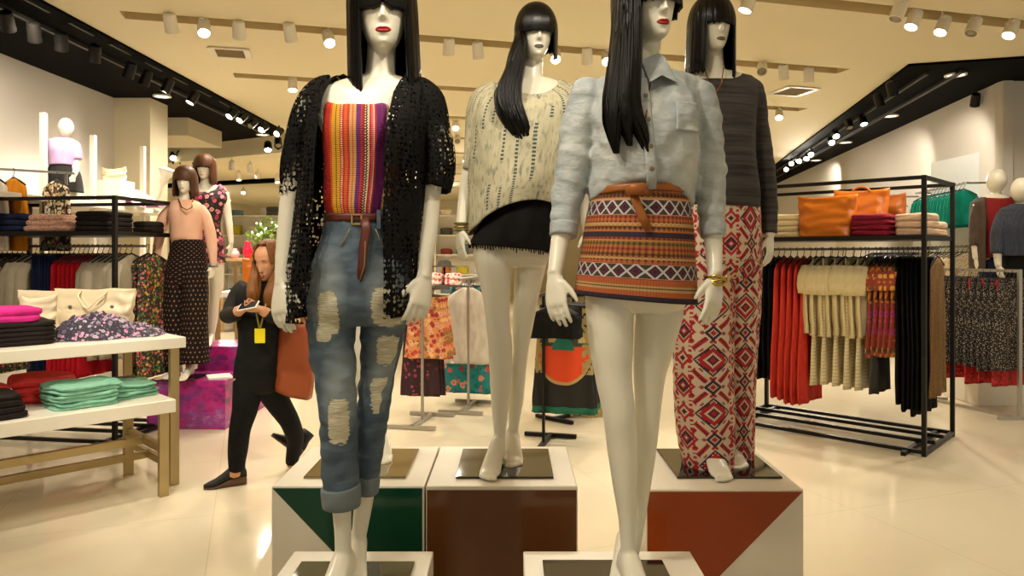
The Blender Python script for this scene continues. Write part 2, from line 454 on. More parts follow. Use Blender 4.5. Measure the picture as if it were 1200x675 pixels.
def m_denim(rips=(), fades=(), base=(74, 98, 120), dark=(44, 62, 84), name='denim', skinc=(206, 196, 160)):
    """rips/fades: (x, z, rx, rz) in the thing's own metres, on the front"""
    m = Mat(name, .8); x, y, z = m.oc(); v = m.vec(x, y, z)
    n1 = m.noise(v, 7, 4); n2 = m.noise(m.vec(x * 900, y * 900, z * 300), 1, 2); n3 = m.noise(m.vec(x * 10, y * 10, z * 40), 1, 3)
    c = m.mix(n1 * 1.7 - .35, srgb(*dark), srgb(*base)); f = None
    for (cx, cz, rx, rz) in fades:
        e = ((x - cx) / rx) * ((x - cx) / rx) + ((z - cz) / rz) * ((z - cz) / rz)
        k = (1.5 - e - n3 * 1.1).clamp() * (y < .04); f = k if f is None else f.max(k)
    if f is not None: c = m.mix(f * .8, c, srgb(164, 174, 174))
    c = m.mix((n3 - .52).max(0) * 1.6, c, srgb(138, 154, 162))
    c = m.mix(n2 * .35, c, srgb(36, 50, 66)); h = n2 * .3 + n3 * .4; r = None
    for (cx, cz, rx, rz) in rips:
        nn = m.noise(m.vec(x * 30, 0, z * 120), 1, 4, .65)
        e = ((x - cx) / rx).abs().pow(3.6) + ((z - cz) / rz).abs().pow(3.6)
        k = (e + (nn - .5) * 2.6 < .9) * (y < .02); r = k if r is None else r.max(k)
    if r is not None:
        th = m.noise(m.vec(x * 26, 0, z * 520), 1, 2)
        thr = m.mix(((th - .52) * 9).clamp(), srgb(*skinc), srgb(232, 228, 214)); thr = m.mix(((.44 - th) * 9).clamp() * .55, thr, srgb(120, 130, 136)); c = m.mix(r, c, thr); h = h - r * .5 + th * r * 1.2
    m.col(c).bump(h, .5, .006); return m.mat
def m_chambray():
    m = Mat('pale_chambray', .8); x, y, z = m.oc(); v = m.vec(x, y, z)
    n = m.noise(v, 5, 4); n2 = m.noise(m.vec(x * 700, y * 700, z * 500), 1, 2); n3 = m.noise(m.vec(x * 26, y * 26, z * 26), 1, 3)
    c = m.mix(n * 1.8 - .4, srgb(146, 160, 168), srgb(212, 213, 203)); c = m.mix((n3 - .5).max(0) * 2.2, c, srgb(226, 224, 210)); c = m.mix(n2 * .22, c, srgb(110, 126, 140))
    m.col(c).bump(n3 * .7 + n2 * .2 + m.noise(m.vec(x * 14 + z * 9, y * 12, z * 30), 1, 3) * 1.4, .6, .012); return m.mat
def m_crochet(name='black_crochet', su=44, sv=64, th=.27):
    m = Mat(name, .8, spec=.15); x, y, z = m.oc(); d, c = m.vor(m.vec(x, y, z * .8), 98., 'F1', .55); n = m.noise(m.vec(x * 7, y * 7, z * 7), 1, 2)
    hole = d < ((n - .5) * 1.1 + .41); m.col(m.mix(d, srgb(7, 6, 6), srgb(20, 17, 15))).alpha(1 - hole).bump(d, .5, .004); return m.mat
def m_tiedye():
    m = Mat('tie_dye_cream', .8); u, v = m.uv(); n = m.noise(m.vec(u * 26, v * 3.2), 1, 3); n2 = m.noise(m.vec(u * 120, v * 14), 1, 2)
    c = m.mix(n * 2 - .5, srgb(206, 197, 164), srgb(172, 165, 134)); 
    f = (u * 26 + (n - .5) * .5).fr(); line = ((f - .5).abs() < .11) * ((v * 42 + (u * 26).fl() * .37).fr() > .42)
    on = (m.noise(m.vec((u * 26).fl() * 3.7, v * 2.6), 1, 1) > .5)
    c = m.mix(line * on * .95, c, srgb(44, 62, 78)); c = m.mix(((n2 - .52) * 5).clamp() * .75, c, srgb(96, 102, 90))
    m.col(c).bump(n2, .25, .004); return m.mat
def m_skirt():
    m = Mat('banded_ethnic_knit', .8); u, v = m.uv()
    O, O2, BR, T, NV, W, PK, OL = srgb(192, 98, 46), srgb(160, 62, 28), srgb(104, 56, 24), srgb(204, 170, 112), srgb(38, 28, 46), srgb(226, 206, 196), srgb(214, 132, 110), srgb(104, 88, 36)
    q = lambda y: (y - 95) / 520.
    st = [(0, O2), (q(118), PK), (q(126), BR), (q(150), T), (q(158), NV), (q(232), O2), (q(262), T), (q(278), BR), (q(298), O), (q(305), NV), (q(330), O2), (q(342), T), (q(346), OL), (q(366), O2), (q(392), BR), (q(420), T), (q(430), O2), (q(446), NV), (q(516), O), (q(543), T), (q(552), OL), (q(557), T), (q(567), O), (q(590), NV)]
    c = m.ramp(v, st)
    wv = u * 70; dots = ((wv.fr() - .5).abs() + ((v * 520 / 24).fr() - .5).abs()) < .42
    inb = lambda a, b: (v > q(a)) * (v < q(b))
    z1 = inb(118, 158).max(inb(232, 304)).max(inb(331, 446)); c = m.mix(z1 * dots * .75, c, srgb(190, 124, 54))
    dots2 = (((u * 70 + .5).fr() - .5).abs() + ((v * 520 / 24 + .5).fr() - .5).abs()) < .22; c = m.mix(z1 * dots2 * .9, c, srgb(60, 26, 18))
    for a, b in ((160, 231), (448, 515)):
        t = (v - q(a)) / (q(b) - q(a)); fu = ((u * 24).fr() - .5).abs() * 2; ft = (t - .5).abs() * 2; d = fu + ft; band = inb(a, b)
        c = m.mix(band * (d > 1.25), c, srgb(60, 56, 34)); c = m.mix(band * ((d - 1.).abs() < .17), c, W); c = m.mix(band * ((d - 1.).abs() < .07), c, srgb(180, 196, 200))
        c = m.mix(band * (d < .62), c, srgb(92, 30, 44)); c = m.mix(band * (d < .3), c, srgb(30, 24, 50)); c = m.mix(band * (ft > .9), c, PK)
    rib = (u * 900).sin() * .5 + .5; kn = (v * 700).sin() * .5 + .5
    z2 = inb(516, 590); c = m.mix(z2 * rib * .3, c, srgb(120, 50, 24)); c = m.mix(kn * .22, c, srgb(70, 34, 20))
    m.col(c).bump(kn * rib + dots * z1, .4, .004); return m.mat
def m_ikat(nu=7, nv=13., name='red_ikat_print'):
    m = Mat(name, .75); u, v = m.uv(nu, nv); W, R, NV = srgb(212, 190, 160), srgb(176, 24, 32), srgb(50, 26, 46)
    qs = 44.; u = (u * qs).fl() / qs; v = (v * qs).fl() / qs
    a = (u.fr() - .5).abs(); b = (v.fr() - .5).abs(); a2 = ((u + .5).fr() - .5).abs(); b2 = ((v + .5).fr() - .5).abs()
    d = a * 1.0 + b; d2 = a2 + b2; d3 = a + b2; d4 = a2 + b
    a3 = ((u * 3).fr() - .5).abs(); b3 = ((v * 3).fr() - .5).abs(); c = m.mix((a3 + b3 < .2), W, R); c = m.mix((a3 + b3 < .08), c, NV); c = m.mix(((a3 - .5).abs() + (b3 - .5).abs() < .15), c, srgb(150, 60, 60)); c = m.mix((d < .34), c, W)
    c = m.mix((d < .31) * (d > .25), c, NV)
    c = m.mix((d < .25), c, R); c = m.mix((d < .15), c, W); c = m.mix(d < .11, c, NV); c = m.mix(d < .05, c, R)
    c = m.mix((d2 < .24) * (d2 > .18), c, R); c = m.mix((d2 < .14), c, NV); c = m.mix(d2 < .09, c, R); c = m.mix(d2 < .04, c, W)
    dg = ((a - b2 * .9 - .02).abs() < .055) * (d3 > .2) * (d3 < .62); c = m.mix(dg, c, R); c = m.mix(((a - b2 * .9 - .02).abs() < .02) * dg, c, srgb(110, 16, 30))
    c = m.mix((d4 < .16) * (d4 > .10), c, R); c = m.mix(d4 < .055, c, NV); c = m.mix((d3 < .14) * (d3 > .08), c, NV); c = m.mix(d3 < .06, c, R)
    st = ((a - .37).abs() < .03) * ((b * 12).fr() > .5); c = m.mix(st, c, R)
    m.col(c); return m.mat
def m_knit(name, a, b, sx=4, sz=90, bump=.5):
    m = Mat(name, .85); x, y, z = m.oc(); n = m.noise(m.vec(x * sx, y * sx, z * sz), 1, 3); n2 = m.noise(m.vec(x * 300, y * 300, z * 300), 1, 1)
    m.col(m.mix(n * 2 - .5, srgb(*a), srgb(*b))).bump(n + n2 * .2, bump, .006); return m.mat
def m_cloth(name, a, b=None, fold=18, bump=.25, rough=.8):
    if name in MATS: return MATS[name]
    m = Mat(name, rough, spec=.2); x, y, z = m.oc(); b = b or tuple(int(c * .82) for c in a)
    n = m.noise(m.vec(x * fold, y * fold, z * fold * .4), 1, 3); n2 = m.noise(m.vec(x * 500, y * 500, z * 500), 1, 1)
    m.col(m.mix(n * 1.6 - .3, srgb(*b), srgb(*a))).bump(n * .6 + n2 * .3, bump, .006); MATS[name] = m.mat; return m.mat
def m_floral(name, bg, cols, scale=26, size=.38, leaf=(70, 90, 50), sec=1.7):
    m = Mat(name, .75); x, y, z = m.oc(); wob = m.noise(m.vec(x * 40, y * 40, z * 40), 1, 2)
    d, k = m.vor(m.vec(x, y, z), scale); d2, k2 = m.vor(m.vec(x + 3.3, y + 1.7, z + .6), scale * sec)
    c = m.mix((d2 + wob * .25 < .42) * (k2 > .45), srgb(*bg), srgb(*leaf))
    st = [(i / len(cols), srgb(*q)) for i, q in enumerate(cols)]
    fc = m.ramp(k, st); fl = d + (wob - .5) * .5 < size; c = m.mix(fl, c, fc)
    c = m.mix((d + (wob - .5) * .3 < size * .42), c, m.mix(.5, fc, srgb(90, 20, 40))); m.col(c); MATS[name] = m.mat; return m.mat
def m_dotted(name, bg, fg, scale=60, size=.25, rnd=.4):
    m = Mat(name, .8); x, y, z = m.oc(); d, k = m.vor(m.vec(x, y, z), scale, 'F1', rnd); m.col(m.mix(d < size, srgb(*bg), srgb(*fg))); MATS[name] = m.mat; return m.mat
BLACK_CLOTH = m_cloth('black_cloth', (14, 12, 12), (6, 5, 5))
STEEL = plain('polished_steel_plate', (150, 140, 118), .06, 1.)

def m_uvdots(name, bg, fg, nu, nv, size=.3):
    m = Mat(name, .85, spec=.15); u, v = m.uv(nu, nv); r = v.fl() * .5; a = (u + r).fr() - .5; b = v.fr() - .5; d = (a * a * 1.6 + b * b).pow(.5); n = m.noise(m.vec(u * 3, v * 3), 1, 2)
    m.col(m.mix(d + (n - .5) * .3 < size, srgb(*bg), srgb(*fg))); return m.mat
# ================================================================ the four window mannequins
def hmask(hd, hands, r=.13):
    def w(co):
        k = np.ones(len(co))
        if hd is not None: k = np.minimum(k, np.clip((np.linalg.norm(co - np.array(hd.c), axis=1) - hd.h * .72) / .05, .12, 1))
        for h in hands: k = np.minimum(k, np.clip((np.linalg.norm(co - np.array(h), axis=1) - .12) / .05, .15, 1))
        return k
    return w
def wr(freq, amp, sd, ax=(1, 1, 1)):
    return lambda u, v, q: amp * mnoise.noise(Vector((q.x * freq * ax[0] + sd, q.y * freq * ax[1], q.z * freq * ax[2])))
def plate(f, root, px, d, w, dep, z, mat, rz=0):
    b = MB(); b.box((P(px, HY, d).x, d, z - .004), (w, dep, .008), rz); return part('base_plate', b, mat, root, smooth=False, bevel=.002)
Z_LOW, Z_HIGH = .63, .762
# ---------------- A: striped top, crochet cardigan, ripped jeans
def mannequin_striped():
    f = Fig(1.95); root = thing('dressed_mannequin', 'black-wigged mannequin in striped top, black crochet cardigan and ripped jeans', 'mannequin', (f.p(410, 300).x, 1.95, Z_LOW), 'mannequins on the white display plinths')
    hd = Head(f.p(448, 11), 100 * f.m, 10, 3, -2); b = MB(); hd.skull(b)
    f.limb(b, [(449, 20, .03, 17, 1.1), (447, 60, .025, 17, 1.1), (446, 85, .02, 18, 1.05), (443, 112, .015, 27, .9)], 14)
    f.loft(b, [K(418, 470, 90, .035, .05, .02), K(392, 492, 98, .055, .06, .02), K(372, 502, 110, .075, .075, .015), K(371, 500, 135, .095, .09, .01), K(382, 474, 165, .125, .09), K(386, 465, 205, .095, .085), K(387, 462, 240, .085, .085), K(376, 470, 285, .095, .11), K(368, 478, 330, .095, .125), K(370, 478, 362, .085, .115), K(380, 470, 380, .05, .06)], 44)
    for kk in ([(392, 345, .0, 25, 1.1), (392, 400, -.005, 23, 1.05), (397, 470, -.02, 16, 1.25), (398, 520, -.005, 16, 1.3), (400, 580, -.005, 12, 1.2), (402, 640, 0, 9.5, 1.2), (402, 672, 0, 10, 1.3)],
               [(452, 345, .04, 25, 1.1), (446, 400, .06, 21, 1.0), (437, 470, .07, 15, 1.1), (433, 520, .09, 13, 1.2), (427, 580, .10, 12, 1.2), (419, 640, .11, 9, 1.2), (416, 662, .11, 9.5, 1.3)]):
        f.limb(b, kk, 40)
    a = f.p(402, 300); foot(b, (a.x, f.d + .0, Z_LOW), -4, .98); a = f.p(417, 300, .11); foot(b, (a.x, f.d + .12, Z_LOW), 8, .98)
    f.limb(b, [(374, 112, .02, 20, 1), (362, 140, .02, 17, 1), (352, 190, .02, 15, 1), (341, 235, .01, 13, 1), (336, 290, -.01, 12.5, 1), (330, 335, -.04, 8, 1.25)], 26)
    f.limb(b, [(496, 112, .02, 20, 1), (505, 150, .02, 17, 1), (508, 190, .02, 14, 1), (505, 225, .015, 12, 1), (502, 270, 0, 11.5, 1), (498, 310, -.03, 8.5, 1.2), (497, 327, -.045, 8, 1.2)], 26)
    w1 = f.p(330, 333, -.045); w2 = f.p(497, 325, -.045)
    hand(b, w1, (.08, -.35, -1), (.85, -.5, .05), (.6, .8, -.1), .84, .45); hand(b, w2, (-.12, -.35, -1), (-.8, -.6, .1), (-.7, .7, 0), .84, .5)
    part('body', fuse(b, 'body', root.location, .0042, 8, hmask(hd, (w1 + Vector((0, 0, -.08)), w2 + Vector((0, 0, -.08))))), SKIN, root)
    l = MB(); hd.lips(l); part('lips', l, LIP_RED, root)['label'] = 'red painted lips'
    def ext(ph):
        a = abs(ph)
        if a < .74: return .085 - .075 * math.exp(-((ph - .02) / .10) ** 2) + .02 * a
        return 1.02 - .05 * max(0, a - 2) + (.06 if ph > 0 else 0)
    h = MB(); hd.wig(h, ext, flare=.05, tuck=.10, seed=1, rw=.40, n=190, m=44); part('wig', h, HAIR_BLACK, root, solid=.006)
    # top
    t = MB(); f.loft(t, [K(383, 467, 120, .10, .095, .005, zf=-.03), K(382, 470, 135, .118, .1, .0), K(382, 472, 160, .137, .1), K(382, 470, 190, .12, .1), K(382, 466, 222, .108, .1), K(383, 463, 240, .108, .1), K(386, 460, 252, .102, .1), K(390, 456, 258, .088, .09)], 40, 96, wr(28, .004, 3, (1, 1, .4)), (False, False))
    part('striped_top', t, m_striped(), root, solid=.003)
    # jeans
    j = MB(); dj = lambda u, v, q: .006 * nz(q.x * 22 + 5, q.y * 18, q.z * 34) + .003 * nz(q.x * 60, q.y * 40, q.z * 80)
    f.loft(j, [K(383, 465, 248, .097, .098), K(379, 468, 275, .105, .115), K(366, 482, 312, .112, .135), K(361, 486, 340, .112, .14), K(361, 484, 365, .10, .13), K(372, 476, 380, .07, .09)], 26, 64, dj)
    f.limb(j, [(391, 335, .0, 31, 1.1), (388.5, 370, -.005, 28.5, 1.1), (388, 400, -.01, 27, 1.1), (392.5, 440, -.018, 23.5, 1.12), (396, 481, -.02, 22, 1.15), (397.5, 522, -.01, 21, 1.15), (399, 560, -.005, 20.5, 1.15), (400, 586, -.005, 20.5, 1.15)], 60, 48, disp=dj)
    f.limb(j, [(456, 335, .03, 29, 1.15), (452, 370, .045, 27, 1.14), (447.5, 400, .055, 25.5, 1.12), (442, 441, .06, 21, 1.1), (437, 481, .065, 20, 1.15), (434, 522, .085, 16.5, 1.25), (431, 566, .095, 13, 1.4)], 60, 48, disp=dj)
    lx = lambda px, d=1.95: (px - 600) * d / FOC - root.location.x
    lz = lambda py, d=1.95: CZ - (py - HY) * d / FOC - Z_LOW
    rip = lambda x, y, w, h: (lx(600 + (x - 600) * .948), lz(298 + (y - 298) * .948), w * f.m * .96, h * f.m * .96)
    part('jeans', fuse(j, 'jeans', root.location, .0048, 4), m_denim([rip(383, 367, 13, 26), rip(452, 362, 17, 24), rip(393, 498, 12, 28), rip(448, 417, 15, 19), rip(439, 474, 15, 24), rip(376, 392, 9, 10)], [rip(380, 340, 30, 60), rip(452, 345, 26, 60), rip(395, 460, 26, 60), rip(440, 440, 24, 60)], (98, 115, 126), (48, 65, 82)), root)
    cu = MB(); f.limb(cu, [(399.5, 569, -.005, 22.5, 1.15), (400, 575, -.005, 23, 1.15), (400, 586, -.005, 22.5, 1.15), (400, 593, -.005, 21.5, 1.12)], 12, 48, disp=wr(30, .003, 1))
    part('jeans_cuff', cu, m_denim((), (), (132, 140, 138), (110, 120, 122), 'denim_inside'), root)
    cu = MB(); f.limb(cu, [(431, 554, .095, 14.5, 1.35), (431, 562, .095, 15, 1.35), (431, 576, .097, 14, 1.35)], 10, 40, disp=wr(30, .003, 1)); part('jeans_cuff', cu, bpy.data.materials['denim_inside'], root)
    # waistband pieces, belt with hanging end, fly
    bl = MB(); f.loft(bl, [K(382.5, 465.5, 252.5, .101, .101), K(382, 466, 261, .102, .103)], 4, 80, None, (False, False)); BE = plain('brown_leather_belt', (88, 36, 24), .45)
    be = part('belt', bl, BE, root, solid=.004)
    bk = MB(); c = f.p(418, 257, -.105); [bk.bar(c + Vector(p), c + Vector(q), .004) for p, q in (((-.012, 0, -.012), (.012, 0, -.012)), ((-.012, 0, .012), (.012, 0, .012)), ((-.012, 0, -.012), (-.012, 0, .012)), ((.012, 0, -.012), (.012, 0, .012)))]
    part('buckle', bk, plain('brass', (190, 150, 84), .25, 1.), be, smooth=False)
    tl = MB(); tl.tube([f.p(427, 256, -.106), f.p(429, 268, -.112), f.p(426, 290, -.118), f.p(424, 315, -.118), f.p(421, 331, -.112)], [.012, .013, .012, .011, .006], 10, flat=.22, ref=YV); part('belt_tail', tl, BE, be)
    for x in (391, 404, 444, 455):
        lo = MB(); yy = -.1 * math.sqrt(max(.05, 1 - ((x - 424) / 43) ** 2)) - .008; lo.bar(f.p(x, 246, yy), f.p(x, 268, yy - .004), .010, .004); part('belt_loop', lo, bpy.data.materials['denim'], root, smooth=False)
    st = plain('seam_stitch', (150, 128, 84), .8)
    for nm, pts in (('pocket_seam', [(386, 268, -.060), (391, 281, -.085), (400, 288, -.105), (410, 268, -.112)]), ('pocket_seam', [(463, 268, -.060), (457, 282, -.085), (448, 288, -.105), (440, 268, -.112)]), ('fly_seam', [(428, 268, -.112), (428, 290, -.120), (427, 312, -.122), (421, 330, -.116)])):
        q = MB(); q.tube([f.p(*z) for z in pts], .0016, 5); part(nm, q, st, root)
    # cardigan
    cd = MB(); dz = lambda u, v, q: .006 * nz(q.x * 14, q.y * 14, q.z * 7 + 3) + .004 * nz(u * 40, v * 3, 2)
    def rng_k(keys):
        ys = [k[0] for k in keys]
        def r(v, k):
            y = k[1]; xi = np.interp(y, ys, [q[1] for q in keys]); xj = np.interp(y, ys, [q[2] for q in keys]); c = (k[0] + k[2]) / 2; w = (k[2] - k[0]) / 2; e = k[7] / 2
            g = lambda t: math.asin(min(1, abs(t)) ** e) * (1 if t > 0 else -1)
            a = PI - g((c - xi) / w); bb = PI + g((xj - c) / w); return bb / (2 * PI), 1 + a / (2 * PI)
        return r
    ie = [(84, 400, 478), (100, 394, 474), (117, 388, 468), (160, 384, 462), (200, 383, 460), (247, 383, 459), (319, 379, 459), (378, 372, 458)]
    f.loft(cd, [K(404, 480, 87, .03, .075, .02), K(386, 494, 95, .06, .095, .02), K(372, 504, 106, .085, .105, .015), K(365, 504, 125, .11, .115, .005), K(361, 503, 150, .14, .115), K(357, 500, 185, .15, .11), K(350, 496, 230, .145, .115), K(343, 493, 290, .15, .15), K(338, 490, 340, .15, .165), K(335, 484, 376, .145, .165, yr=368)], 60, 150, dz, (False, False), rng_k(ie))
    for kk in ([(392, 98, .02, 10, 1.2), (380, 106, .02, 16, 1.3), (369, 122, .02, 20, 1.25), (362, 148, .02, 21, 1.2), (356, 178, .02, 21, 1.2), (352, 205, .02, 19, 1.3), (351, 229, .015, 18, 1.3)], [(480, 98, .02, 10, 1.2), (492, 107, .02, 15, 1.3), (501, 122, .02, 19, 1.25), (507, 148, .02, 20, 1.2), (512, 178, .02, 20.5, 1.2), (513, 202, .02, 19.5, 1.3), (510, 222, .015, 17, 1.3)]):
        f.limb(cd, kk, 34, 44, (False, False), disp=lambda u, v, q: .008 * nz(u * 9, v * 3, q.x) + .012 * v * nz(u * 14, 1, 2))
    part('crochet_cardigan', cd, m_crochet(), root, solid=.004)
    return root
# ---------------- B: tie-dye top, black shorts
def mannequin_tiedye():
    f = Fig(2.65); root = thing('dressed_mannequin', 'mannequin in cream tie-dye top and black shorts with long black side-swept hair', 'mannequin', (f.p(598, 300).x, 2.65, Z_HIGH), 'mannequins on the white display plinths')
    hd = Head(f.p(628, 39), 62 * f.m, 8, 3, 0); b = MB(); hd.skull(b)
    f.limb(b, [(628, 45, .03, 11, 1.1), (625, 70, .025, 11.5, 1.1), (623, 88, .02, 13, 1.05), (621, 106, .015, 20, .9)], 14)
    f.loft(b, [K(600, 645, 92, .035, .05, .02), K(582, 660, 99, .055, .06, .02), K(570, 666, 112, .07, .07, .015), K(574, 662, 135, .09, .09, .01), K(582, 656, 160, .115, .09), K(586, 650, 190, .09, .085), K(586, 648, 215, .085, .085), K(578, 650, 245, .09, .11), K(562, 645, 285, .09, .12), K(562, 644, 300, .08, .11), K(570, 640, 312, .05, .06)], 44)
    f.limb(b, [(579, 270, 0, 20, 1.2), (578, 300, -.01, 23, 1.15), (581, 336, -.015, 17.5, 1.2), (583.5, 379, -.02, 14, 1.2), (586, 402, -.02, 14, 1.2), (587, 443, .0, 13, 1.3), (586, 486, .0, 9.5, 1.25), (585.5, 516, .0, 6.8, 1.25), (585, 536, .0, 7.5, 1.3)], 46)
    f.limb(b, [(622, 270, .03, 21, 1.2), (622, 300, .03, 20, 1.15), (618, 336, .035, 16, 1.2), (613, 379, .04, 12.5, 1.2), (609, 422, .05, 9, 1.3), (605, 465, .09, 9.5, 1.3), (602, 500, .11, 6.5, 1.25), (600.5, 520, .12, 6, 1.3)], 46)
    a = f.p(585, 300); foot(b, (a.x - .006, f.d - .015, Z_HIGH), -10, .95); a = f.p(600, 300, .12); foot(b, (a.x, f.d + .13, Z_HIGH), 2, .95)
    f.limb(b, [(576, 115, .02, 15, 1), (562, 150, .02, 12, 1), (552, 190, .02, 9.5, 1), (546, 225, .01, 8.5, 1), (541, 262, -.02, 6.5, 1.1), (540, 270, -.03, 6, 1.2)], 26)
    f.limb(b, [(660, 115, .02, 15, 1), (668, 150, .03, 12, 1), (676, 190, .04, 10, 1), (682, 225, .05, 9, 1), (688, 262, .03, 6.5, 1.1), (689, 272, .02, 6, 1.2)], 26)
    w1 = f.p(540, 269, -.03); w2 = f.p(689, 271, .02)
    hand(b, w1, (.0, -.25, -1), (.5, -.85, .1), (.85, .5, 0), .74, .3); hand(b, w2, (.03, -.25, -1), (-.5, -.85, 0), (-.85, .5, 0), .8, .4)
    part('body', fuse(b, 'body', root.location, .0046, 7, hmask(hd, (w1 + Vector((0, 0, -.07)), w2 + Vector((0, 0, -.07))))), SKIN, root)
    l = MB(); hd.lips(l); part('lips', l, LIP_GREY, root)['label'] = 'dark grey painted lips'
    def ext(ph):
        a = abs(ph)
        if a < .80: return .05 + .02 * a
        return .5 if ph < 0 else (.55 - .15 * (a - .8) if a < 1.7 else .3)
    h = MB(); hd.wig(h, ext, seed=2, rw=.40, n=190, m=34)
    def strands(u, v, q): return .007 * nz(u * 26, v * .8, 4) + .004 * nz(u * 80, v * 1.5, 9) + (ZV * 0).x
    def tipz(u, v, q): return strands(u, v, q)
    f.loft(h, [K(612, 616, 30, .0, .03, -.01), K(606, 616, 40, .03, .06, -.03), K(601, 616, 54, .05, .09, -.046), K(598, 615, 62, .05, .08, -.06), K(592, 613, 84, .045, .07, -.085), K(584, 610, 100, .035, .06, -.11), K(581, 610, 115, .03, .05, -.125), K(584, 615, 132, .027, .045, -.135), K(592, 620, 148, .02, .03, -.13), K(600, 623, 160, .008, .012, -.125)], 60, 80, strands, (True, True))
    f.loft(h, [K(605, 612, 48, .02, .05, -.0), K(590, 606, 90, .03, .05, -.07), K(580, 598, 112, .02, .04, -.105), K(582, 598, 130, .02, .03, -.12), K(592, 603, 148, .008, .012, -.12)], 40, 50, strands)
    locks(f, h, [K(608, 615, 40, .03, .06, -.03), K(600, 615, 62, .05, .08, -.06), K(592, 613, 84, .045, .07, -.085), K(583, 610, 104, .035, .06, -.115), K(581, 610, 118, .03, .05, -.127), K(585, 616, 136, .027, .045, -.135), K(594, 621, 150, .02, .03, -.13), K(604, 623, 164, .012, .012, -.125)], 90, 2, .0017)
    part('wig', h, HAIR_BLACK, root, solid=.005)
    ms = m_tiedye(); t = MB(); dz = lambda u, v, q: .010 * nz(u * 16, v * 1.5, 1) * (v * 1.2) + .004 * nz(q.x * 30, q.y * 30, q.z * 20)
    f.loft(t, [K(596, 656, 93, .055, .07, .02, zf=-.06), K(582, 665, 98, .085, .085, .02, zf=-.062), K(568, 676, 107, .105, .10, .015, zf=-.05), K(556, 684, 130, .13, .115, zf=-.015), K(552, 682, 165, .14, .12), K(549, 676, 205, .14, .125), K(550, 668, 235, .135, .13, yr=232, zf=.03), K(549, 662, 276, .13, .14, yr=248, zf=.07)], 54, 110, dz, (False, False))
    for kk in ([(585, 104, .02, 12, 1.2), (570, 122, .02, 20, 1.1), (561, 155, .02, 17, 1.1), (555, 185, .02, 11, 1.3), (551, 200, .02, 9.5, 1.3)], [(660, 104, .02, 12, 1.2), (672, 122, .02, 19, 1.1), (678, 155, .03, 16, 1.1), (681, 185, .035, 12, 1.3), (680, 206, .04, 11, 1.3)]):
        f.limb(t, kk, 26, 40, (False, False), disp=lambda u, v, q: .006 * nz(u * 9, v * 3, q.x))
    part('tie_dye_top', t, ms, root, solid=.003)
    s = MB(); ds = lambda u, v, q: .010 * v * nz(u * 18, v * .6, 7) + .003 * nz(q.x * 30, q.y * 30, q.z * 30)
    f.loft(s, [K(582, 650, 228, .096, .10), K(574, 650, 246, .105, .12), K(560, 650, 268, .118, .135), K(549, 648, 286, .125, .14, yr=295)], 30, 80, ds, (True, False))
    for i in range(90):
        u = i / 90 * 2 * PI; c = f.p(598.5, 290); w = 49 * f.m; x = -math.sin(u) * w; y = math.cos(u) * (.138 if math.cos(u) > 0 else .123); tt = (x / w + 1) / 2
        z = CZ - (286 + 9 * tt - HY) * f.m; p = Vector((c.x + x, f.d + y, z)); s.tube([p + ZV * .006, p + Vector((.002 * random.uniform(-1, 1), .002 * random.uniform(-1, 1), -random.uniform(.004, .016)))], [.0013, .0008], 4)
    part('shorts', s, m_cloth('black_shorts_cloth', (24, 21, 20), (10, 9, 9), 30), root, solid=.003)
    for k, (y, r, mt) in enumerate(((262, .0235, plain('olive_bangle', (92, 96, 44), .4)), (266, .0238, plain('gold_bangle', (190, 156, 76), .25, 1.)), (270, .0235, bpy.data.materials['olive_bangle']))):
        q = MB(); c = f.p(540.5, y, -.025); q.tube([c + Vector((r * math.cos(i * PI / 12), r * 1.1 * math.sin(i * PI / 12), 0)) for i in range(25)], .004, 8, cap=False, ref=ZV); part('bracelet', q, mt, root)
    plate(f, root, 592, 2.66, .335, .36, Z_HIGH + .008, plain('black_mirror_plate', (22, 20, 20), .05, .0, .8), 0)
    return root
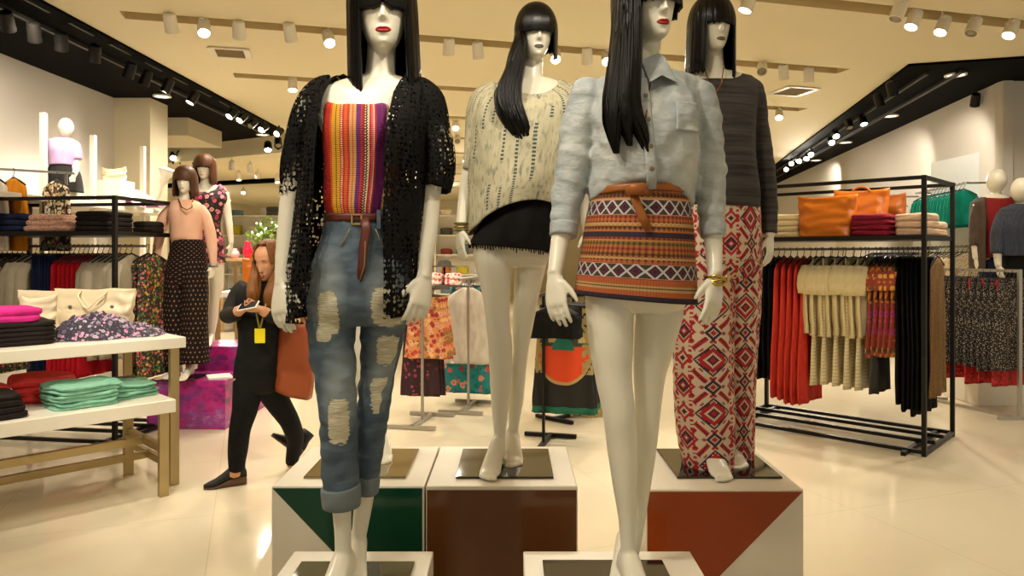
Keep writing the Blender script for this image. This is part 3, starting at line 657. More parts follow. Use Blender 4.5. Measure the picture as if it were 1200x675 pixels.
# ---------------- C: chambray shirt, patterned mini skirt
def mannequin_chambray():
    f = Fig(1.95); root = thing('dressed_mannequin', 'long-haired mannequin in pale chambray shirt and patterned orange mini skirt', 'mannequin', (f.p(738, 300).x, 1.95, Z_LOW), 'mannequins on the white display plinths')
    hd = Head(f.p(758, 2), 96 * f.m, 20, 4, -4); b = MB(); hd.skull(b)
    f.limb(b, [(762, 20, .03, 17, 1.1), (757, 55, .025, 17, 1.1), (753, 80, .02, 18, 1.05), (750, 108, .015, 28, .9)], 14)
    f.loft(b, [K(722, 786, 90, .035, .05, .02), K(700, 806, 98, .055, .06, .02), K(686, 816, 112, .07, .07, .015), K(690, 812, 140, .095, .09, .01), K(698, 804, 170, .115, .09), K(703, 797, 205, .09, .085), K(702, 798, 230, .088, .09), K(692, 806, 270, .10, .115), K(684, 810, 320, .10, .125), K(686, 808, 348, .09, .115), K(700, 796, 366, .05, .06)], 44)
    f.limb(b, [(713, 325, .0, 26, 1.2), (714, 355, -.005, 28, 1.15), (716, 400, -.01, 26, 1.15), (719, 441, -.015, 21.5, 1.15), (725, 481, -.02, 19, 1.15), (729, 522, -.005, 18, 1.25), (732, 563, .0, 15, 1.3), (735, 612, .0, 10, 1.25), (736, 645, .0, 8.5, 1.25), (737, 668, .0, 9.5, 1.3)], 50)
    f.limb(b, [(776, 325, .03, 27, 1.2), (774, 355, .03, 28, 1.15), (767, 400, .04, 24.5, 1.15), (761, 441, .05, 19, 1.15), (759, 481, .055, 15.5, 1.2), (756, 522, .08, 14, 1.3), (752, 563, .10, 12, 1.3), (747, 612, .115, 9, 1.25), (742, 645, .12, 8, 1.25), (738, 660, .12, 9, 1.3)], 50)
    a = f.p(737, 300); foot(b, (a.x, f.d, Z_LOW), 6, .98); a = f.p(736, 300, .12); foot(b, (a.x - .005, f.d + .13, Z_LOW), -12, .98)
    f.limb(b, [(690, 112, .02, 20, 1), (680, 150, .02, 16, 1), (672, 200, .02, 15, 1), (664, 245, .01, 13.5, 1), (656, 285, -.015, 11, 1), (650, 322, -.05, 8.3, 1.15)], 26)
    f.limb(b, [(814, 112, .02, 20, 1), (822, 150, .02, 16, 1), (830, 200, .02, 14, 1), (833, 245, .01, 12.5, 1), (836, 285, -.01, 10.5, 1), (838, 322, -.045, 8.3, 1.15)], 26)
    w1 = f.p(650, 324, -.052); w2 = f.p(838, 324, -.047)
    hand(b, w1, (.05, -.3, -1), (.75, -.6, .1), (.65, .75, 0), .84, .35); hand(b, w2, (-.15, -.3, -1), (-.75, -.6, .1), (-.65, .75, 0), .84, .35)
    part('body', fuse(b, 'body', root.location, .0042, 8, hmask(hd, (w1 + Vector((0, 0, -.08)), w2 + Vector((0, 0, -.08))))), SKIN, root)
    l = MB(); hd.lips(l); part('lips', l, LIP_RED, root)['label'] = 'red painted lips'
    def ext(ph):
        a = abs(ph)
        if a < .78: return .07 + .03 * a
        return .45 if ph < 0 else (.12 if a < 1.5 else .2)
    h = MB(); hd.wig(h, ext, seed=3, rw=.40, n=190, m=34)
    st = lambda u, v, q: .008 * nz(u * 24, v * .8, 14) + .005 * nz(u * 84, v * 1.5, 19)
    R1 = [K(726, 757, -20, .05, .12, -.02), K(726, 750, 10, .05, .11, -.05), K(726, 750, 45, .05, .10, -.075), K(724, 749, 85, .045, .08, -.105), K(724, 748, 112, .04, .06, -.126), K(730, 751, 132, .03, .045, -.14), K(746, 758, 156, .015, .02, -.146), K(758.5, 760, 179, .002, .002, -.144)]
    R2 = [K(722, 742, -20, .05, .10, .0), K(720, 740, 20, .045, .09, -.045), K(717, 739, 60, .045, .08, -.08), K(713, 737, 95, .04, .06, -.112), K(710, 734, 120, .034, .05, -.128), K(710, 731, 140, .026, .035, -.137), K(714.5, 725, 158, .012, .016, -.140), K(722, 723.5, 179, .002, .002, -.138)]
    R3 = [K(724, 744, 20, .05, .09, -.06), K(720, 743, 80, .047, .07, -.112), K(719, 742, 115, .04, .05, -.135), K(724, 741, 138, .03, .03, -.144), K(731, 739, 154, .010, .01, -.147), K(738, 739, 170, .002, .002, -.146)]
    for R_, sd in ((R1, 3), (R2, 5), (R3, 8)): f.loft(h, R_, 60, 60, st); locks(f, h, R_, 46, sd, .0017, .3, .009)
    part('wig', h, HAIR_BLACK, root, solid=.006)
    # shirt: body and sleeves in one skin
    s = MB(); dz = lambda u, v, q: .009 * nz(q.x * 16 + 9, q.y * 12, q.z * 9) + .011 * abs(nz(q.x * 20 + q.z * 16, 3, q.z * 9 - q.x * 8)) - .004 + .004 * nz(q.x * 40, q.y * 30, q.z * 30)
    f.loft(s, [K(735, 780, 84, .05, .075, .015), K(706, 812, 90, .075, .085, .015), K(694, 822, 102, .095, .095, .015), K(692, 820, 130, .13, .105, .0), K(693, 816, 165, .15, .11), K(692, 816, 195, .145, .12), K(690, 814, 214, .135, .125, zf=.005), K(690, 813, 236, .12, .125, yr=244, zf=.05)], 50, 90, dz)
    sl = lambda u, v, q: .007 * nz(q.x * 20 + 2, q.y * 20, q.z * 30) + .010 * abs(nz(q.x * 12 + q.z * 18, q.y * 8, q.z * 30)) * min(1, v * 2)
    f.limb(s, [(703, 100, .02, 14, 1.1), (692, 112, .02, 24, 1.1), (682, 140, .02, 22, 1.1), (673, 180, .02, 20, 1.15), (668, 210, .015, 19, 1.15), (664, 240, .01, 17, 1.15), (661, 262, .0, 15.5, 1.15), (660, 276, -.008, 14, 1.15)], 44, 44, disp=sl)
    f.limb(s, [(804, 100, .02, 14, 1.1), (815, 112, .02, 22, 1.1), (826, 140, .02, 19, 1.15), (831, 180, .02, 18, 1.15), (832, 210, .015, 17, 1.15), (834, 240, .01, 15.5, 1.15), (835, 262, .0, 14, 1.15), (836, 276, -.006, 13, 1.15)], 44, 44, disp=sl)
    CH = m_chambray(); sh = part('shirt', fuse(s, 'shirt', root.location, .0046, 2), CH, root)
    for kk in ([(661, 262, .0, 16.5, 1.15), (660, 277, -.008, 15.5, 1.15)], [(835, 262, .0, 15, 1.15), (836, 277, -.006, 14.5, 1.15)]):
        q = MB(); f.limb(q, [kk[0], (kk[0][0] * .5 + kk[1][0] * .5, 270, (kk[0][2] + kk[1][2]) / 2, kk[0][3], 1.15), kk[1]], 8, 40); part('shirt_cuff', q, CH, sh)
    # open collar: two leaves, and the placket with buttons
    for pts in ([(752, 70, -.03), (772, 62, -.035), (779, 66, -.06), (794, 97, -.10), (776, 88, -.115), (762, 96, -.13), (757, 86, -.09)], [(752, 74, -.03), (744, 70, -.03), (732, 80, -.06), (722, 104, -.11), (738, 100, -.13), (748, 108, -.13), (752, 92, -.09)]):
        c = MB(); c.prism([f.p(*q) for q in pts], (0, .006, 0)); o = part('collar', c, CH, sh, smooth=True, bevel=.002)
    c = MB(); pl = [(752, 92, -.118), (756, 120, -.136), (759, 150, -.150), (762, 180, -.152), (764, 205, -.145), (763, 222, -.125)]
    c.tube([f.p(*q) for q in pl], [.014] * 6, 10, flat=.22, ref=YV); part('placket', c, CH, sh)
    for y, x, dy in ((112, 757, -.146), (140, 760, -.160), (171, 763, -.166), (198, 764, -.162)):
        c = MB(); c.lathe(f.p(x, y, dy), [(.0055, -.0012), (.006, 0), (.0045, .0015), (.002, .0008)], 14, (XV, ZV, YV * -1)); part('button', c, plain('horn_button', (110, 92, 66), .3), sh)
    c = MB(); f.loft(c, [K(692, 820, 130, .13, .105, .0), K(692.7, 817, 150, .143, .108), K(693, 816, 163, .149, .11)], 16, 20, lambda u, v, q: .005 + dz(u, v, q), (False, False), lambda v, k: (.555, .555 + .088)); part('chest_pocket', c, CH, sh, solid=.003)
    n = MB(); n.tube([f.p(x, y, dy) for x, y, dy in ((742, 92, -.05), (747, 120, -.13), (752, 138, -.14), (757, 138, -.152), (760, 110, -.12), (764, 84, -.06))], .0022, 6); part('necklace', n, plain('rose_gold', (190, 120, 80), .25, 1.), root)
    k = MB(); f.loft(k, [K(696, 804, 222, .112, .115), K(690, 808, 245, .122, .125, yr=247), K(684, 811, 280, .128, .135, yr=284), K(677, 814, 320, .128, .14, yr=327), K(674, 815, 344, .124, .14, yr=356)], 44, 110, lambda u, v, q: .002 * nz(q.x * 20, q.y * 20, q.z * 20), (True, False))
    part('mini_skirt', k, m_skirt(), root, solid=.004)
    TAN = plain('tan_leather', (150, 86, 30), .4); bl = MB(); f.loft(bl, [K(694, 806, 223, .124, .12, zf=.008), K(693, 807, 231, .126, .12, zf=.008)], 4, 90, None, (False, False)); be = part('belt', bl, TAN, root, solid=.005)
    t = MB(); t.tube([f.p(742, 226, -.134), f.p(746, 238, -.136), f.p(753, 254, -.138), f.p(760, 269, -.138)], [.011, .012, .012, .010], 10, flat=.25, ref=YV); part('belt_tail', t, TAN, be)
    t = MB(); t.tube([f.p(734, 226, -.134), f.p(742, 222, -.148), f.p(752, 221, -.150), f.p(760, 226, -.136)], [.009, .015, .015, .009], 12, flat=.5, ref=YV); part('belt_knot', t, TAN, be)
    for z in (324, 328, 332):
        q = MB(); c = f.p(838.5, z, -.047); q.tube([c + Vector((.0275 * math.cos(i * PI / 12), .03 * math.sin(i * PI / 12), .003 * math.sin(i + z))) for i in range(25)], .0042, 8, cap=False, ref=ZV); part('bracelet', q, plain('gold_bangle', (190, 156, 76), .25, 1.), root)
    return root
# ---------------- D: charcoal jumper, red printed trousers
def mannequin_charcoal():
    f = Fig(2.65); root = thing('dressed_mannequin', 'black bob mannequin in charcoal slub jumper and red patterned wide trousers', 'mannequin', (f.p(845, 300).x, 2.65, Z_HIGH), 'mannequins on the white display plinths')
    hd = Head(f.p(834, 30), 63 * f.m, 14, 3, 0); b = MB(); hd.skull(b)
    f.limb(b, [(836, 35, .03, 11, 1.1), (836, 60, .025, 11, 1.1), (836, 80, .02, 13, 1.05), (836, 98, .015, 20, .9)], 14)
    f.loft(b, [K(812, 862, 84, .035, .05, .02), K(795, 878, 92, .055, .06, .02), K(788, 884, 106, .07, .07, .015), K(796, 880, 135, .09, .09, .01), K(802, 874, 165, .11, .09), K(806, 870, 195, .09, .085), K(806, 872, 225, .085, .085), K(800, 880, 260, .09, .11), K(798, 882, 300, .09, .12), K(812, 870, 330, .05, .06)], 40)
    f.limb(b, [(820, 290, 0, 18, 1.2), (822, 350, -.01, 17, 1.2), (826, 430, -.01, 12, 1.2), (832, 500, 0, 8, 1.2), (829, 540, 0, 7.5, 1.2)], 36)
    f.limb(b, [(862, 290, .04, 18, 1.2), (864, 350, .05, 16, 1.2), (866, 430, .07, 11, 1.2), (862, 500, .1, 7, 1.2), (856, 528, .11, 7, 1.2)], 36)
    a = f.p(846, 300); foot(b, (a.x - .055, f.d - .02, Z_HIGH), 2, .98); a = f.p(858, 300, .1); foot(b, (a.x - .03, f.d + .12, Z_HIGH), 4, .98)
    f.limb(b, [(876, 105, .02, 14, 1), (884, 140, .02, 11, 1), (892, 190, .02, 10, 1), (898, 235, .01, 8.5, 1), (902, 276, -.02, 6.5, 1.1)], 24)
    f.limb(b, [(796, 105, .02, 14, 1), (788, 140, .02, 11, 1), (782, 190, .03, 10, 1), (778, 235, .03, 8.5, 1), (776, 276, .0, 6.5, 1.1)], 24)
    w1 = f.p(902, 277, -.02); w2 = f.p(776, 277, .0)
    hand(b, w1, (-.1, -.3, -1), (-.6, -.8, 0), (-.8, .6, 0), .74, .4); hand(b, w2, (.05, -.25, -1), (.6, -.8, 0), (.8, .6, 0), .8, .4)
    part('body', fuse(b, 'body', root.location, .0048, 7, hmask(hd, (w1 + Vector((0, 0, -.07)), w2 + Vector((0, 0, -.07))))), SKIN, root)
    l = MB(); hd.lips(l); part('lips', l, LIP_GREY, root)['label'] = 'grey painted lips'
    def ext(ph):
        a = abs(ph)
        if a < .74: return .03 + .03 * a
        return .92 if ph < 0 else 1.15 - .1 * max(0, a - 1.6)
    h = MB(); hd.wig(h, ext, flare=.06, tuck=.08, seed=6, rw=.42, n=180, m=40); part('wig', h, HAIR_BLACK, root, solid=.005)
    s = MB(); dz = lambda u, v, q: .007 * nz(q.x * 13 + 4, q.y * 12, q.z * 8) + .0007 * math.sin(q.z * 260 + 3 * nz(q.x * 9, 0, q.z * 20))
    f.loft(s, [K(812, 864, 85, .05, .07, .02, zf=-.03), K(796, 882, 91, .075, .085, .02, zf=-.03), K(788, 888, 104, .09, .10, .015), K(790, 884, 135, .12, .11), K(793, 884, 175, .13, .12), K(795, 887, 210, .13, .125), K(798, 888, 236, .125, .125, yr=244), K(800, 887, 241, .10, .10, yr=248)], 54, 70, dz)
    sl = lambda u, v, q: .004 * nz(q.x * 20 + 2, q.y * 20, q.z * 30) + .0007 * math.sin(q.z * 260 + 3 * nz(q.x * 9, 0, q.z * 20))
    f.limb(s, [(870, 94, .02, 11, 1.1), (880, 110, .02, 16, 1.1), (888, 145, .02, 12, 1.15), (896, 195, .015, 11.5, 1.15), (901, 240, .0, 9.5, 1.15), (902, 274, -.02, 8.5, 1.15)], 50, 36, disp=sl)
    f.limb(s, [(804, 94, .02, 11, 1.1), (794, 110, .02, 16, 1.1), (787, 145, .02, 13, 1.15), (781, 195, .03, 12, 1.15), (777, 240, .02, 10.5, 1.15), (776, 274, .0, 9, 1.15)], 50, 36, disp=sl)
    part('jumper', fuse(s, 'jumper', root.location, .005, 3), m_knit('charcoal_slub_knit', (36, 33, 32), (78, 72, 69), 4, 80, .35), root)
    n = MB(); n.tube([f.p(x, y, dy) for x, y, dy in ((826, 80, -.03), (831, 98, -.10), (838, 110, -.125), (845, 98, -.11), (848, 80, -.04))], .0018, 6); part('necklace', n, plain('rose_gold', (190, 120, 80), .25, 1.), root)
    k = MB(); dj = lambda u, v, q: .010 * nz(u * 10, v * 2.2, 3) * min(1, v * 3) + .003 * nz(q.x * 30, q.y * 30, q.z * 30)
    f.limb(k, [(830, 268, .0, 27, 1.2), (829, 300, .0, 30, 1.2), (826, 360, -.005, 33, 1.1), (824, 430, -.01, 34, 1.1), (826, 490, -.01, 33, 1.1), (829, 535, -.01, 29, 1.15), (831, 553, -.01, 27.5, 1.2)], 60, 60, (True, False), disp=dj)
    f.limb(k, [(863, 268, .02, 26, 1.2), (863, 300, .03, 28, 1.25), (863, 360, .05, 26, 1.2), (864, 430, .07, 22, 1.2), (864, 490, .08, 19, 1.25), (864, 530, .085, 18, 1.25), (864, 545, .09, 17.5, 1.25)], 60, 56, (True, False), disp=dj)
    tr = part('trousers', k, m_ikat(3, 4.8), root, solid=.003)
    k = MB(); f.loft(k, [K(804, 888, 228, .105, .105), K(800, 890, 260, .115, .13), K(798, 891, 290, .12, .14), K(803, 887, 318, .10, .12), K(812, 880, 335, .05, .06)], 24, 90, wr(16, .005, 1), (True, True)); part('waist', k, m_ikat(6, 1.9, 'red_ikat_print_hip'), tr)
    plate(f, root, 838, 2.66, .36, .36, Z_HIGH + .008, plain('black_mirror_plate', (22, 20, 20), .05, .0, .8), math.radians(0))
    return root
# ---------------- E: almost hidden behind A
def mannequin_behind():
    f = Fig(2.7); root = thing('dressed_mannequin', 'mannequin hidden behind the ripped jeans, only bare white leg and foot showing', 'mannequin', (f.p(436, 300).x, 2.7, Z_HIGH), 'mannequins on the white display plinths')
    hd = Head(f.p(447, 36), 60 * f.m, 0, 0, 0); b = MB(); hd.skull(b)
    f.limb(b, [(446, 45, .03, 11, 1.1), (444, 70, .025, 11, 1.1), (442, 104, .015, 18, .9)], 12)
    f.loft(b, [K(420, 466, 90, .035, .05, .02), K(396, 488, 102, .06, .06, .02), K(398, 486, 135, .09, .09), K(408, 472, 190, .09, .085), K(398, 478, 260, .09, .11), K(398, 478, 300, .09, .12), K(410, 468, 320, .05, .06)], 34)
    f.limb(b, [(419, 290, 0, 18, 1.2), (418, 340, 0, 17, 1.2), (420, 400, 0, 12, 1.2), (428, 450, .03, 11, 1.3), (436, 500, .05, 7.5, 1.2), (440, 522, .06, 7.5, 1.2)], 34)
    f.limb(b, [(454, 290, 0, 18, 1.2), (450, 340, 0, 16, 1.2), (443, 400, .02, 11, 1.2), (440, 450, .05, 10, 1.3), (439, 500, .08, 6, 1.2), (439, 524, .09, 6, 1.2)], 34)
    a = f.p(447, 300); foot(b, (a.x - .015, f.d + .10, Z_HIGH), 12, .9); foot(b, (a.x - .06, f.d + .04, Z_HIGH), -6, .95)
    for s_ in (-1, 1):
        f.limb(b, [(443 + 44 * s_, 108, .02, 13, 1), (443 + 47 * s_, 150, .02, 11, 1), (443 + 46 * s_, 200, .02, 9, 1), (443 + 40 * s_, 250, -.06, 6.5, 1.1)], 20)
        hand(b, f.p(443 + 40 * s_, 250, -.06), (-.25 * s_, -.5, -.8), (-s_, -.6, 0), (-s_ * .5, .6, -.4), .8, .4)
    part('body', fuse(b, 'body', root.location, .007, 3, hmask(hd, ())), SKIN, root)
    h = MB(); hd.wig(h, lambda p: -.02 if abs(p) < .74 else .8, seed=8, n=120, m=30); part('wig', h, HAIR_BLACK, root, solid=.005)
    k = MB(); f.loft(k, [K(412, 476, 96, .07, .08, .01), K(394, 490, 112, .10, .10), K(398, 484, 150, .12, .11), K(404, 476, 200, .11, .1), K(396, 482, 260, .12, .13), K(394, 484, 300, .125, .14)], 30, 60, wr(16, .006, 2)); part('dress', k, m_cloth('slate_jersey', (60, 58, 60), None), root)
    plate(f, root, 428, 2.66, .35, .36, Z_HIGH + .008, STEEL, 0)
    return root
A_ = mannequin_striped(); C_ = mannequin_chambray(); B_ = mannequin_tiedye(); D_ = mannequin_charcoal(); E_ = mannequin_behind()
plate(None, A_, 405, 1.95, .33, .32, Z_LOW + .008, plain('green_mirror_plate', (10, 34, 26), .05, .0, .8)); plate(None, C_, 715, 1.95, .35, .34, Z_LOW + .008, bpy.data.materials['black_mirror_plate'])
# ================================================================ room shell
HC = 3.5
CEIL = plain('cream_ceiling_paint', (232, 221, 186), .85, wear=.03, scale=1.2)
SLOTM = plain('slot_paint', (214, 194, 146), .85)
WALLG = plain('warm_grey_wall', (206, 200, 190), .8, wear=.03, scale=1.5); WALLB = plain('beige_wall', (214, 202, 172), .8, wear=.03, scale=1.5)
BLACKC = plain('black_ceiling_paint', (3, 3, 3), .9, spec=.08); WHITE = plain('white_lacquer', (238, 232, 216), .3, wear=.02)
BLACKM = plain('black_metal', (20, 18, 15), .45, .3); CHAMP = plain('champagne_metal', (176, 156, 112), .35, .75); DGREY = plain('dark_hanger_plastic', (34, 32, 31), .4)
def m_floor():
    m = Mat('polished_cream_floor', .07, spec=.6); x, y, z = m.oc(); n = m.noise(m.vec(x, y, 0.), 1.3, 4); n2 = m.noise(m.vec(x * 7, y * 7, 0.), 1, 3)
    c = m.mix(n * .6 + n2 * .3, srgb(230, 219, 194), srgb(219, 205, 174))
    ex = x * .94 + y * .34; ey = y * .94 - x * .34
    j = (((ex / 1.2).fr() - .5).abs() > .4975).max(((ey / 1.2).fr() - .5).abs() > .4975)
    c = m.mix(j * .35, c, srgb(176, 160, 124)); m.col(c); m.rough(n2 * .08 + .05); return m.mat
b = MB(); b.box((0, 10, -.05), (24, 36, .1)); struct('floor', b, m_floor(), smooth=False)
# ceiling with recessed lighting slots, turned about 15 degrees
E = Vector((math.cos(math.radians(15.2)), math.sin(math.radians(15.2)), 0)); Nn = Vector((-E.y, E.x, 0))
SLOTS = [(1.25, -3.2, 3.6), (3.05, -2.7, 4.1), (4.85, -2.2, 7.6), (6.6, -1.53, 5.49), (8.5, -.86, 6.42), (10.3, -.3, 6.9), (12.1, .1, 7.4), (13.9, .6, 7.9), (15.7, 1.0, 8.4), (17.5, 1.5, 8.9), (19.3, 2, 9.4), (21.1, 2.4, 9.8)]
ab = lambda a, b_, z=HC: E * a + Nn * b_ + ZV * z
cb = MB(); A0, A1, hw, rec = -9., 17., .105, .14
edges = [-6.] + [q for s_ in SLOTS for q in (s_[0] - hw, s_[0] + hw)] + [27.]
for i in range(0, len(edges), 2):
    cb.poly([ab(A0, edges[i]), ab(A0, edges[i + 1]), ab(A1, edges[i + 1]), ab(A1, edges[i])])
for c, a0, a1 in SLOTS:
    l, h = c - hw, c + hw
    cb.poly([ab(A0, l), ab(A0, h), ab(a0, h), ab(a0, l)]); cb.poly([ab(a1, l), ab(a1, h), ab(A1, h), ab(A1, l)])
struct('ceiling', cb, CEIL, smooth=False)
sb = MB()
for c, a0, a1 in SLOTS:
    l, h = c - hw, c + hw; t = HC + rec
    sb.poly([ab(a0, l, t), ab(a0, h, t), ab(a1, h, t), ab(a1, l, t)])
    for p, q in (((a0, l), (a1, l)), ((a0, h), (a1, h)), ((a0, l), (a0, h)), ((a1, l), (a1, h))):
        sb.poly([ab(*p), ab(*q), ab(q[0], q[1], t), ab(p[0], p[1], t)])
struct('trim_1', sb, SLOTM, smooth=False)
tb = MB()
for c, a0, a1 in SLOTS[1:9]: tb.bar(ab(a0 + .05, c, HC + .06), ab(a1 - .05, c, HC + .06), .03, .03)
struct('trim_2', tb, WHITE, smooth=False)
# left black ceiling bay, its air slots, the wall below it and the column
b = MB(); b.prism([(-5.1, -3, 3.475), (-3.65, -3, 3.475), (-3.62, 11.4, 3.475), (-3.9, 11.9, 3.475), (-6.6, 13.4, 3.475), (-6.6, 9.5, 3.475), (-5.1, 9.5, 3.475)], (0, 0, .024)); struct('trim_3', b, BLACKC, smooth=False)
b = MB(); GREYM = plain('grey_metal', (120, 116, 108), .4, .6)
for k in range(9):
    y = 5.0 + k * .62; b.box((-3.70, y, 3.468), (.025, .36, .014))
b.bar((-3.95, 3.4, 3.44), (-3.93, 11.5, 3.44), .035, .03); struct('trim_4', b, plain('dark_grey_metal', (44, 41, 38), .5, .3), smooth=False)
b = MB(); b.box((-5.0, 3, 1.75), (.1, 12.1, 3.5)); struct('wall_left', b, WALLG, smooth=False)
b = MB(); b.box((-4.75, 9.25, 1.75), (.5, .46, 3.48)); struct('wall_column', b, WALLB, smooth=False)
b = MB(); b.box((-5.65, 10.9, 3.345), (2.1, 1.2, .255)); struct('trim_5', b, WALLB, smooth=False)
b = MB(); b.prism([(-9, 14.75, 3.2), (-3.9, 11.95, 3.2), (-3.2, 11.6, 3.2), (-3.2, 26, 3.2), (-9, 26, 3.2)], (0, 0, .297)); struct('trim_6', b, CEIL, smooth=False)
b = MB(); b.prism([(-9, 17.5, 3.12), (-2.9, 14.9, 3.12), (-2.9, 15.15, 3.12), (-9, 17.75, 3.12)], (0, 0, .08)); struct('trim_7', b, BLACKC, smooth=False)
b = MB(); b.box((-9.05, 18, 1.75), (.1, 17, 3.5)); struct('wall_far_left', b, WALLB, smooth=False)
b = MB(); b.box((0, 26.6, 1.75), (20, .1, 3.5)); struct('wall_back', b, WALLB, smooth=False)
# right: black bay over a skewed wall
b = MB(); b.prism([(4.1, 7.5, 3.475), (5.1, 7.2, 3.475), (9, 6.9, 3.475), (9, 8.2, 3.475), (5.5, 8.2, 3.475), (8.25, 26.3, 3.475), (7.0, 21.9, 3.475), (6.4, 19.2, 3.475)], (0, 0, .024)); struct('trim_8', b, BLACKC, smooth=False)
b = MB(); dR = Vector((2.75, 18.1, 0)).normalized(); nR = Vector((-dR.y, dR.x, 0))
c0 = Vector((5.5, 8.12, 0)); b.prism([c0, c0 + dR * 18.6, c0 + dR * 18.6 - nR * .1, c0 - nR * .1], (0, 0, 3.5)); struct('wall_right', b, WALLG, smooth=False)
b = MB(); b.box((7.5, 8.2, 1.75), (4.0, .12, 3.5)); struct('wall_right_front', b, WALLG, smooth=False)
b = MB(); b.bar((4.38, 7.65, 3.44), (6.55, 19.3, 3.44), .035, .03)
b.bar((4.72, 7.6, 3.45), (6.8, 19.3, 3.45), .05, .03); struct('trim_9', b, bpy.data.materials['dark_grey_metal'], smooth=False)
b = MB(); q = c0 + dR * 1.05 + nR * .045; b.bar(q + ZV * .0, q + ZV * 2.75, .06, 1.0); struct('trim_10', b, plain('pale_blue_white_panel', (214, 220, 220), .4), smooth=False)
# ceiling vents
for i, (x, y) in enumerate(((270, 61), (930, 106))):
    d = 1.97 * FOC / (HY - y); c = P(x, y, d); r = thing('ceiling_vent', ('square louvred air vent in the cream ceiling, at left above the spotlights slot', 'small louvred air vent in the cream ceiling at right behind the charcoal jumper')[i], 'vent', c - ZV * .02, 'ceiling vents', math.radians(15))
    m = MB(); w = .16 if i == 0 else .2
    for sx, sy, lx, ly in ((0, -w, 2 * w, .03), (0, w, 2 * w, .03), (-w, 0, .03, 2 * w), (w, 0, .03, 2 * w)): m.box((sx, sy, .008), (lx + .03, ly, .014))
    part('frame', m, WHITE, r, local=True, smooth=False)
    m = MB()
    for k in range(9): m.box((0, -w + .03 + k * (2 * w - .06) / 8, .010), (2 * w - .02, .012, .012))
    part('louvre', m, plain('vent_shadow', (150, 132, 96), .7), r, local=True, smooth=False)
# ---------------------------------------------------------------- spotlights
GLOW = Mat('lit_lamp_lens', .3).emit((1, .86, .62, 1), 22).mat
DIM = plain('unlit_lamp_lens', (150, 140, 116), .15)
LAMPS = []
def spot(kind, px, py, h, aim, lit, label, group, size=1., d=None):
    """fixture seen at a pixel, at ceiling height h; aim = point it looks at"""
    drop = .13 * size; d = d or (h - drop - CZ) * FOC / (HY - py); c = P(px, py, d); hgt = h - c.z
    col = {'w': WHITE, 'k': BLACKM}[kind]; r = thing('spotlight', label, 'spotlight', (c.x, c.y, c.z), group)
    dv = (Vector(aim) - c).normalized(); s = dv.cross(ZV).normalized(); t = s.cross(dv); R = .052 * size
    m = MB(); m.lathe((0, 0, 0), [(R * .55, -.085 * size), (R * .9, -.075 * size), (R, -.03 * size), (R, .05 * size), (R * 1.04, .055 * size), (R * 1.04, .075 * size), (R * .9, .075 * size), (R * .86, .06 * size)], 18, (s, t, dv)); part('lamp_body', m, col, r, local=True, ang=40)
    m = MB(); m.lathe((0, 0, 0), [(R * .86, .058 * size), (R * .84, .064 * size), (R * .4, .068 * size)], 18, (s, t, dv)); part('lens', m, GLOW if lit else DIM, r, local=True)
    m = MB(); m.bar((0, 0, R * 1.1), (0, 0, hgt + (.03 if kind == 'w' else -.03)), .018 * size); m.box((0, 0, R * 1.15), (.03 * size, R * 2.2, .012)); part('bracket', m, col, r, local=True, smooth=False)
    if lit: LAMPS.append((c + dv * .09, dv, lit))
    return r
def lamp(name, pos, dirv, power, deg=55, blend=.6, col=(1, .90, .74), size=.06):
    l = bpy.data.lights.new(name, 'SPOT'); l.energy = power; l.spot_size = math.radians(deg); l.spot_blend = blend; l.color = col; l.shadow_soft_size = size
    o = bpy.data.objects.new(name, l); COL.objects.link(o); o.location = pos; o.rotation_euler = Vector(dirv).to_track_quat('-Z', 'Y').to_euler()
gw = 'white spotlights in the ceiling slots'
W_L = [(200, 27, 0, 'white spotlight, first from the left end of the nearest left slot'), (239, 32, 1, 'white spotlight lit, second from the left end of the nearest left slot'), (280, 35, 0, 'white cylinder spotlight above the left ceiling vent'),
       (340, 38, 0, 'white tilted spotlight left of the crochet cardigan mannequin head'), (385, 45, 1, 'white lit spotlight right beside the black bob of the cardigan mannequin'), (526, 55, 0, 'white spotlight just right of the cardigan mannequin hair'),
       (560, 59, 1, 'bright glaring spotlight between the cardigan and tie-dye mannequins'), (651, 65, 1, 'white lit spotlight beside the chin of the tie-dye mannequin'), (688, 66, 0, 'white spotlight left of the long hair of the chambray mannequin'), (711, 68, 1, 'white lit spotlight touching the chambray mannequin hair'),
       (893, 80, 0, 'white spotlight, first right of the charcoal jumper shoulder'), (918, 85, 0, 'white spotlight, second right of the charcoal jumper shoulder'), (948, 88, 0, 'white spotlight nearest the right end of its slot')]
for x, y, l, t in W_L: spot('w', x, y, HC + .06, P(x + random.uniform(-120, 120), 420, 4.5 if x % 2 else 8.5), l, t, gw)
W_R = [(877, 2, 1, 'white lit spotlight at the top edge above the charcoal jumper mannequin'), (1053, 13, 0, 'white unlit spotlight, leftmost of the five at top right'), (1071, 23, 1, 'white lit spotlight left of the glaring one at top right'), (1105, 30, 1, 'glaring spotlight, the brightest at top right'), (1141, 31, 0, 'white cylinder spotlight right of the glaring one at top right'), (1185, 34, 1, 'white lit spotlight by the right frame edge')]
for x, y, l, t in W_R: spot('w', x, y, HC + .06, P(x - 160, 420, 5.4), l, t, gw)
W_F = [(343, 99, 1, 'small white lit spotlight just left of the cardigan shoulder'), (534, 147, 1, 'small glaring spotlight left of the tie-dye sleeve top'), (545, 188, 1, 'small lit far spotlight beside the tie-dye sleeve'), (527, 222, 1, 'tiny lit far spotlight low beside the tie-dye elbow'), (913, 134, 1, 'small glaring spotlight right of the charcoal sleeve'), (536, 163, 0, 'tiny far spotlight beside the tie-dye sleeve')]
for x, y, l, t in W_F: spot('w', x, y, HC + .06, P(x, 520, 7), l, t, gw)
gk = 'black spotlights under the black ceiling bays'
